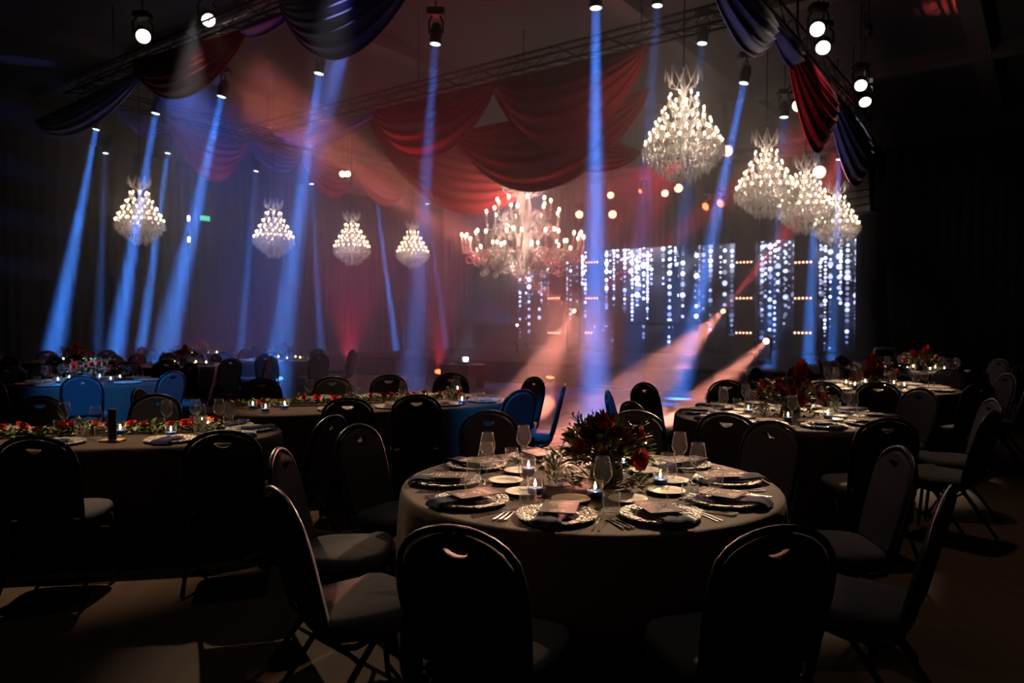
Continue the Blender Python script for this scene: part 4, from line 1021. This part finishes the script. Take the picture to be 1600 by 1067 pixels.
def lily_mesh():
    mb = MB()   # tall pointed red bloom
    for k in range(6):
        a = 2 * pi * k / 6; leaf_mb(mb, (0, 0, 0), (cos(a) * .25, sin(a) * .25, 1), (cos(a + 1.57), sin(a + 1.57), 0.01), .11, .026)
    for k in range(3): leaf_mb(mb, (0, 0, .01), (cos(k * 2.1) * .1, sin(k * 2.1) * .1, 1), (sin(k), cos(k), 0), .115, .022)
    return mb.mesh('bloom', M['rose_bright'])
LILY = lily_mesh()
def bouquet(c, label, seed, R=.22, H=.34, nrose=18, nleaf=420, tall=None, dark=.4, greens=True):
    rnd = random.Random(seed); r = empty('flower_arrangement', (c.x, c.y, ZTOP)); tag(r, label, 'flowers', 'table flower arrangements')
    MB().lathe([(.001, .0), (.075, .0), (.085, .01), (.075, .10), (.088, .14), (.082, .14), (.068, .10), (.001, .02)], 20).build('vase', M['well'], r)
    g, dk, st = MB(), MB(), MB()
    for i in range(nleaf):
        el = rnd.uniform(-.15, 1) ; an = rnd.random() * 2 * pi; rr = rnd.uniform(.35, 1.0)
        dz = Vector((cos(an) * cos(el * 1.4), sin(an) * cos(el * 1.4), sin(el * 1.4)))
        p = Vector((0, 0, .13)) + Vector((dz.x * R * rr, dz.y * R * rr, dz.z * (H - .13) * rr))
        L = rnd.uniform(.035, .075)
        leaf_mb(dk if rnd.random() < dark else g, p, dz + Vector((rnd.uniform(-.6, .6), rnd.uniform(-.6, .6), rnd.uniform(-.3, .6))), (rnd.uniform(-1, 1), rnd.uniform(-1, 1), 1), L, L * .24)
    for i in range(16):                        # feathery sprigs sticking out
        an = rnd.random() * 2 * pi; d = Vector((cos(an), sin(an), rnd.uniform(.1, 1.2))).normalized(); b = Vector((0, 0, .13)); e = b + Vector((d.x * R * 1.45, d.y * R * 1.45, d.z * H * .8))
        st.tube([b, b.lerp(e, .5) + Vector((0, 0, .02)), e], .0018, 4)
        for q in range(12):
            f = .4 + .6 * q / 12
            leaf_mb(g, b.lerp(e, f) + Vector((0, 0, .015)), d + Vector((rnd.uniform(-1, 1), rnd.uniform(-1, 1), rnd.uniform(-.5, 1))) * .9, (0, 0.1, 1), .026, .005)
    g.build('foliage', M['leaf'], r, 'stuff'); dk.build('dark_foliage', M['leaf_dark'], r, 'stuff'); st.build('stem', M['leaf_dark'], r, 'stuff')
    for i in range(nrose):
        el = rnd.uniform(.05, 1.3); an = 2 * pi * (i * .618) ; d = Vector((cos(an) * cos(el), sin(an) * cos(el), sin(el)))
        o = link('rose', ROSE2 if rnd.random() < .3 else ROSE, r); o.location = (d.x * R * .95, d.y * R * .95, .13 + d.z * (H - .15)); o.rotation_euler = rot_to(d).to_euler(); s = rnd.uniform(.85, 1.35); o.scale = (s, s, s)
    for t_ in (tall or []):
        o = link('bloom', LILY, r); o.location = t_[:3]; o.rotation_euler = (t_[3], t_[4], 0); o.scale = (t_[5],) * 3
    if tall:
        mb = MB()
        for t_ in tall: mb.tube([(0, 0, .1), (t_[0] * .8, t_[1] * .8, t_[2] * .7), t_[:3]], .0035, 5)
        mb.build('flower_stalk', M['leaf'], r)
    if greens:
        gm = MB()
        for i in range(170):
            an = rnd.random() * 2 * pi; q = R * rnd.uniform(.5, 1.35); d = Vector((cos(an), sin(an), rnd.uniform(-.1, .5)))
            leaf_mb(gm, (q * cos(an), q * sin(an), .008 + .02 * rnd.random()), d + Vector((rnd.uniform(-.8, .8), rnd.uniform(-.8, .8), 0)), (0, 0, 1), rnd.uniform(.03, .06), .008)
        gm.build('base_greenery', M['leaf'], r, 'stuff')
    return r
bouquet(Vector((.47, 3.66, 0)), 'dark red rose arrangement with wispy greenery on the front round table', 1, .21, .29, 12, 620, [(-.02, -.02, .24, .1, -.1, 1.0), (.02, .05, .22, -.2, .3, .9)], .5)
bouquet(Vector((2.36, 6.25, 0)), 'burgundy arrangement with one tall scarlet bloom on the second aisle table', 2, .27, .30, 20, 520, [(.07, .0, .29, .05, .15, 1.6), (-.22, .0, .22, 0, -.4, .8)], .7)
bouquet(T3 + Vector((0, 0, -.76)), 'flower arrangement with tall scarlet bloom on the third aisle table', 3, .26, .28, 16, 320, [(-.1, -.1, .24, .1, 0, 1.6)], .5)
bouquet(T4 + Vector((0, 0, -.76)), 'green flower arrangement with red blooms on the last aisle table', 4, .28, .28, 14, 300, [(.05, 0, .24, 0, .3, 1.6), (-.1, 0, .2, 0, -.4, 1.4)], .3)
for i in (7, 8, 9, 10, 11): bouquet(TB[i], 'red flower arrangement on ' + DESC[i], 10 + i, .28, .28, 12, 220, [(.03, -.05, .24, .1, .1, 1.3)] if i != 7 else None, .4)
def garland(pts, label, seed, w_=.085):
    rnd = random.Random(seed); pts = [Vector((x, y, 0)) for x, y in pts]; c = sum(pts, Vector()) / len(pts)
    r = empty('garland', (c.x, c.y, ZTOP)); tag(r, label, 'garland', 'table garlands')
    g = MB(); seg = [(pts[i + 1] - pts[i]).length for i in range(len(pts) - 1)]; L = sum(seg)
    def at(s):
        for i, l in enumerate(seg):
            if s <= l or i == len(seg) - 1: return pts[i].lerp(pts[i + 1], s / l) - c, (pts[i + 1] - pts[i]).normalized()
            s -= l
    g.tube([at(L * i / 20)[0] + Vector((0, 0, .018)) for i in range(21)], .008, 5)
    for i in range(int(L * 330)):
        p, d = at(rnd.random() * L); s = Vector((d.y, -d.x, 0)); o = rnd.gauss(0, .5)
        p = p + s * o * w_ + Vector((0, 0, .012 + max(0, .05 * (1 - abs(o))) * rnd.random()))
        ln = rnd.uniform(.04, .075); leaf_mb(g, p, d * rnd.choice((-1, 1)) * rnd.uniform(.2, 1) + s * rnd.uniform(-1, 1) + Vector((0, 0, rnd.uniform(0, .7))), (0, 0.05, 1), ln, ln * rnd.uniform(.14, .26))
    g.build('foliage', M['leaf'], r, 'stuff')
    n = int(L / .115)
    for i in range(n):
        p, d = at((i + .5 + rnd.uniform(-.4, .4)) * L / n); s = Vector((d.y, -d.x, 0))
        o = link('rose', ROSE2 if rnd.random() < .55 else ROSE, r); o.location = p + s * rnd.uniform(-.07, .07) + Vector((0, 0, .045 + .02 * rnd.random())); o.rotation_euler = (rnd.uniform(-.7, .9), rnd.uniform(-.7, .7), rnd.random() * 6); q = rnd.uniform(.8, 1.15); o.scale = (q, q, q)
garland([(-4.9, 4.72), (-3.6, 4.98), (-3.0, 5.12), (-2.5, 5.25), (-2.1, 5.38)], 'rose and fern garland lying along the short garland table', 31)
garland([(-2.55, 6.72), (-2.2, 6.85), (-1.75, 7.05), (-1.3, 7.25), (-.85, 7.45), (-.5, 7.6)], 'rose and fern garland lying along the long garland table', 32)
# cut-glass vases
cut = empty('glass_vase'); tag(cut, 'x', 'vase', 'cut-glass vases')
def cutglass():
    rings = []; n = 20
    for i in range(9):
        z = .002 + .115 * i / 8; rings.append([((.042 + (.0035 if (k + i) % 2 else -.002)) * cos(2 * pi * k / n), (.042 + (.0035 if (k + i) % 2 else -.002)) * sin(2 * pi * k / n), z) for k in range(n)])
    mb = MB().loft(rings, False, False); mb.lathe([(.001, .003), (.042, .003)], 20); return mb
cutglass().build('cut_body', thin_glass('cut_glass', base=.15, edge=.6, rough=.06, milk=.12), cut)
mbv = MB()
for k in range(30):
    an = random.random() * 6.28; q = random.random() * .03; leaf_mb(mbv, (q * cos(an), q * sin(an), random.uniform(.02, .12)), (cos(an), sin(an), .9), (0, 0.1, 1), .05, .007)
mbv.build('sprig', M['leaf'], cut, 'stuff')
for x, y, lab in ((.20, 3.55, 'before the flowers on the front round table'), (.68, 3.80, 'behind the flowers on the front round table'), (.23, 3.78, 'beside the burning candles of the front round table'), (2.72, 6.2, 'on the second aisle table'), (2.05, 6.0, 'on the dance floor side of the second aisle table'), (-2.92, 5.0, 'amid the roses of the short garland table'), (-2.2, 5.2, 'at the end of the short garland table'), (-.62, 7.35, 'at the end of the long garland table')):
    place(cut, (x, y, ZTOP), random.random(), 'cut-glass vase with green sprigs ' + lab, 'cut-glass vases')
# dark bottle on a small wooden board among the roses
q = P(176, 690, 1); s = (ZTOP - CAMZ) / (q.z - CAMZ)
r = empty('table_number_stand', (q.x * s, q.y * s, ZTOP)); tag(r, 'slim dark upright stand on a wooden foot amid the garland roses', 'stand')
MB().bevbox((0, 0, .008), (.14, .09, .016), .003).build('foot', simple('light_wood', (.35, .20, .09), .5), r)
MB().bevbox((0, 0, .116), (.052, .018, .2), .003).build('upright', M['rig'], r)

import sys as _s
print('OBJECTS', len(SC.objects))
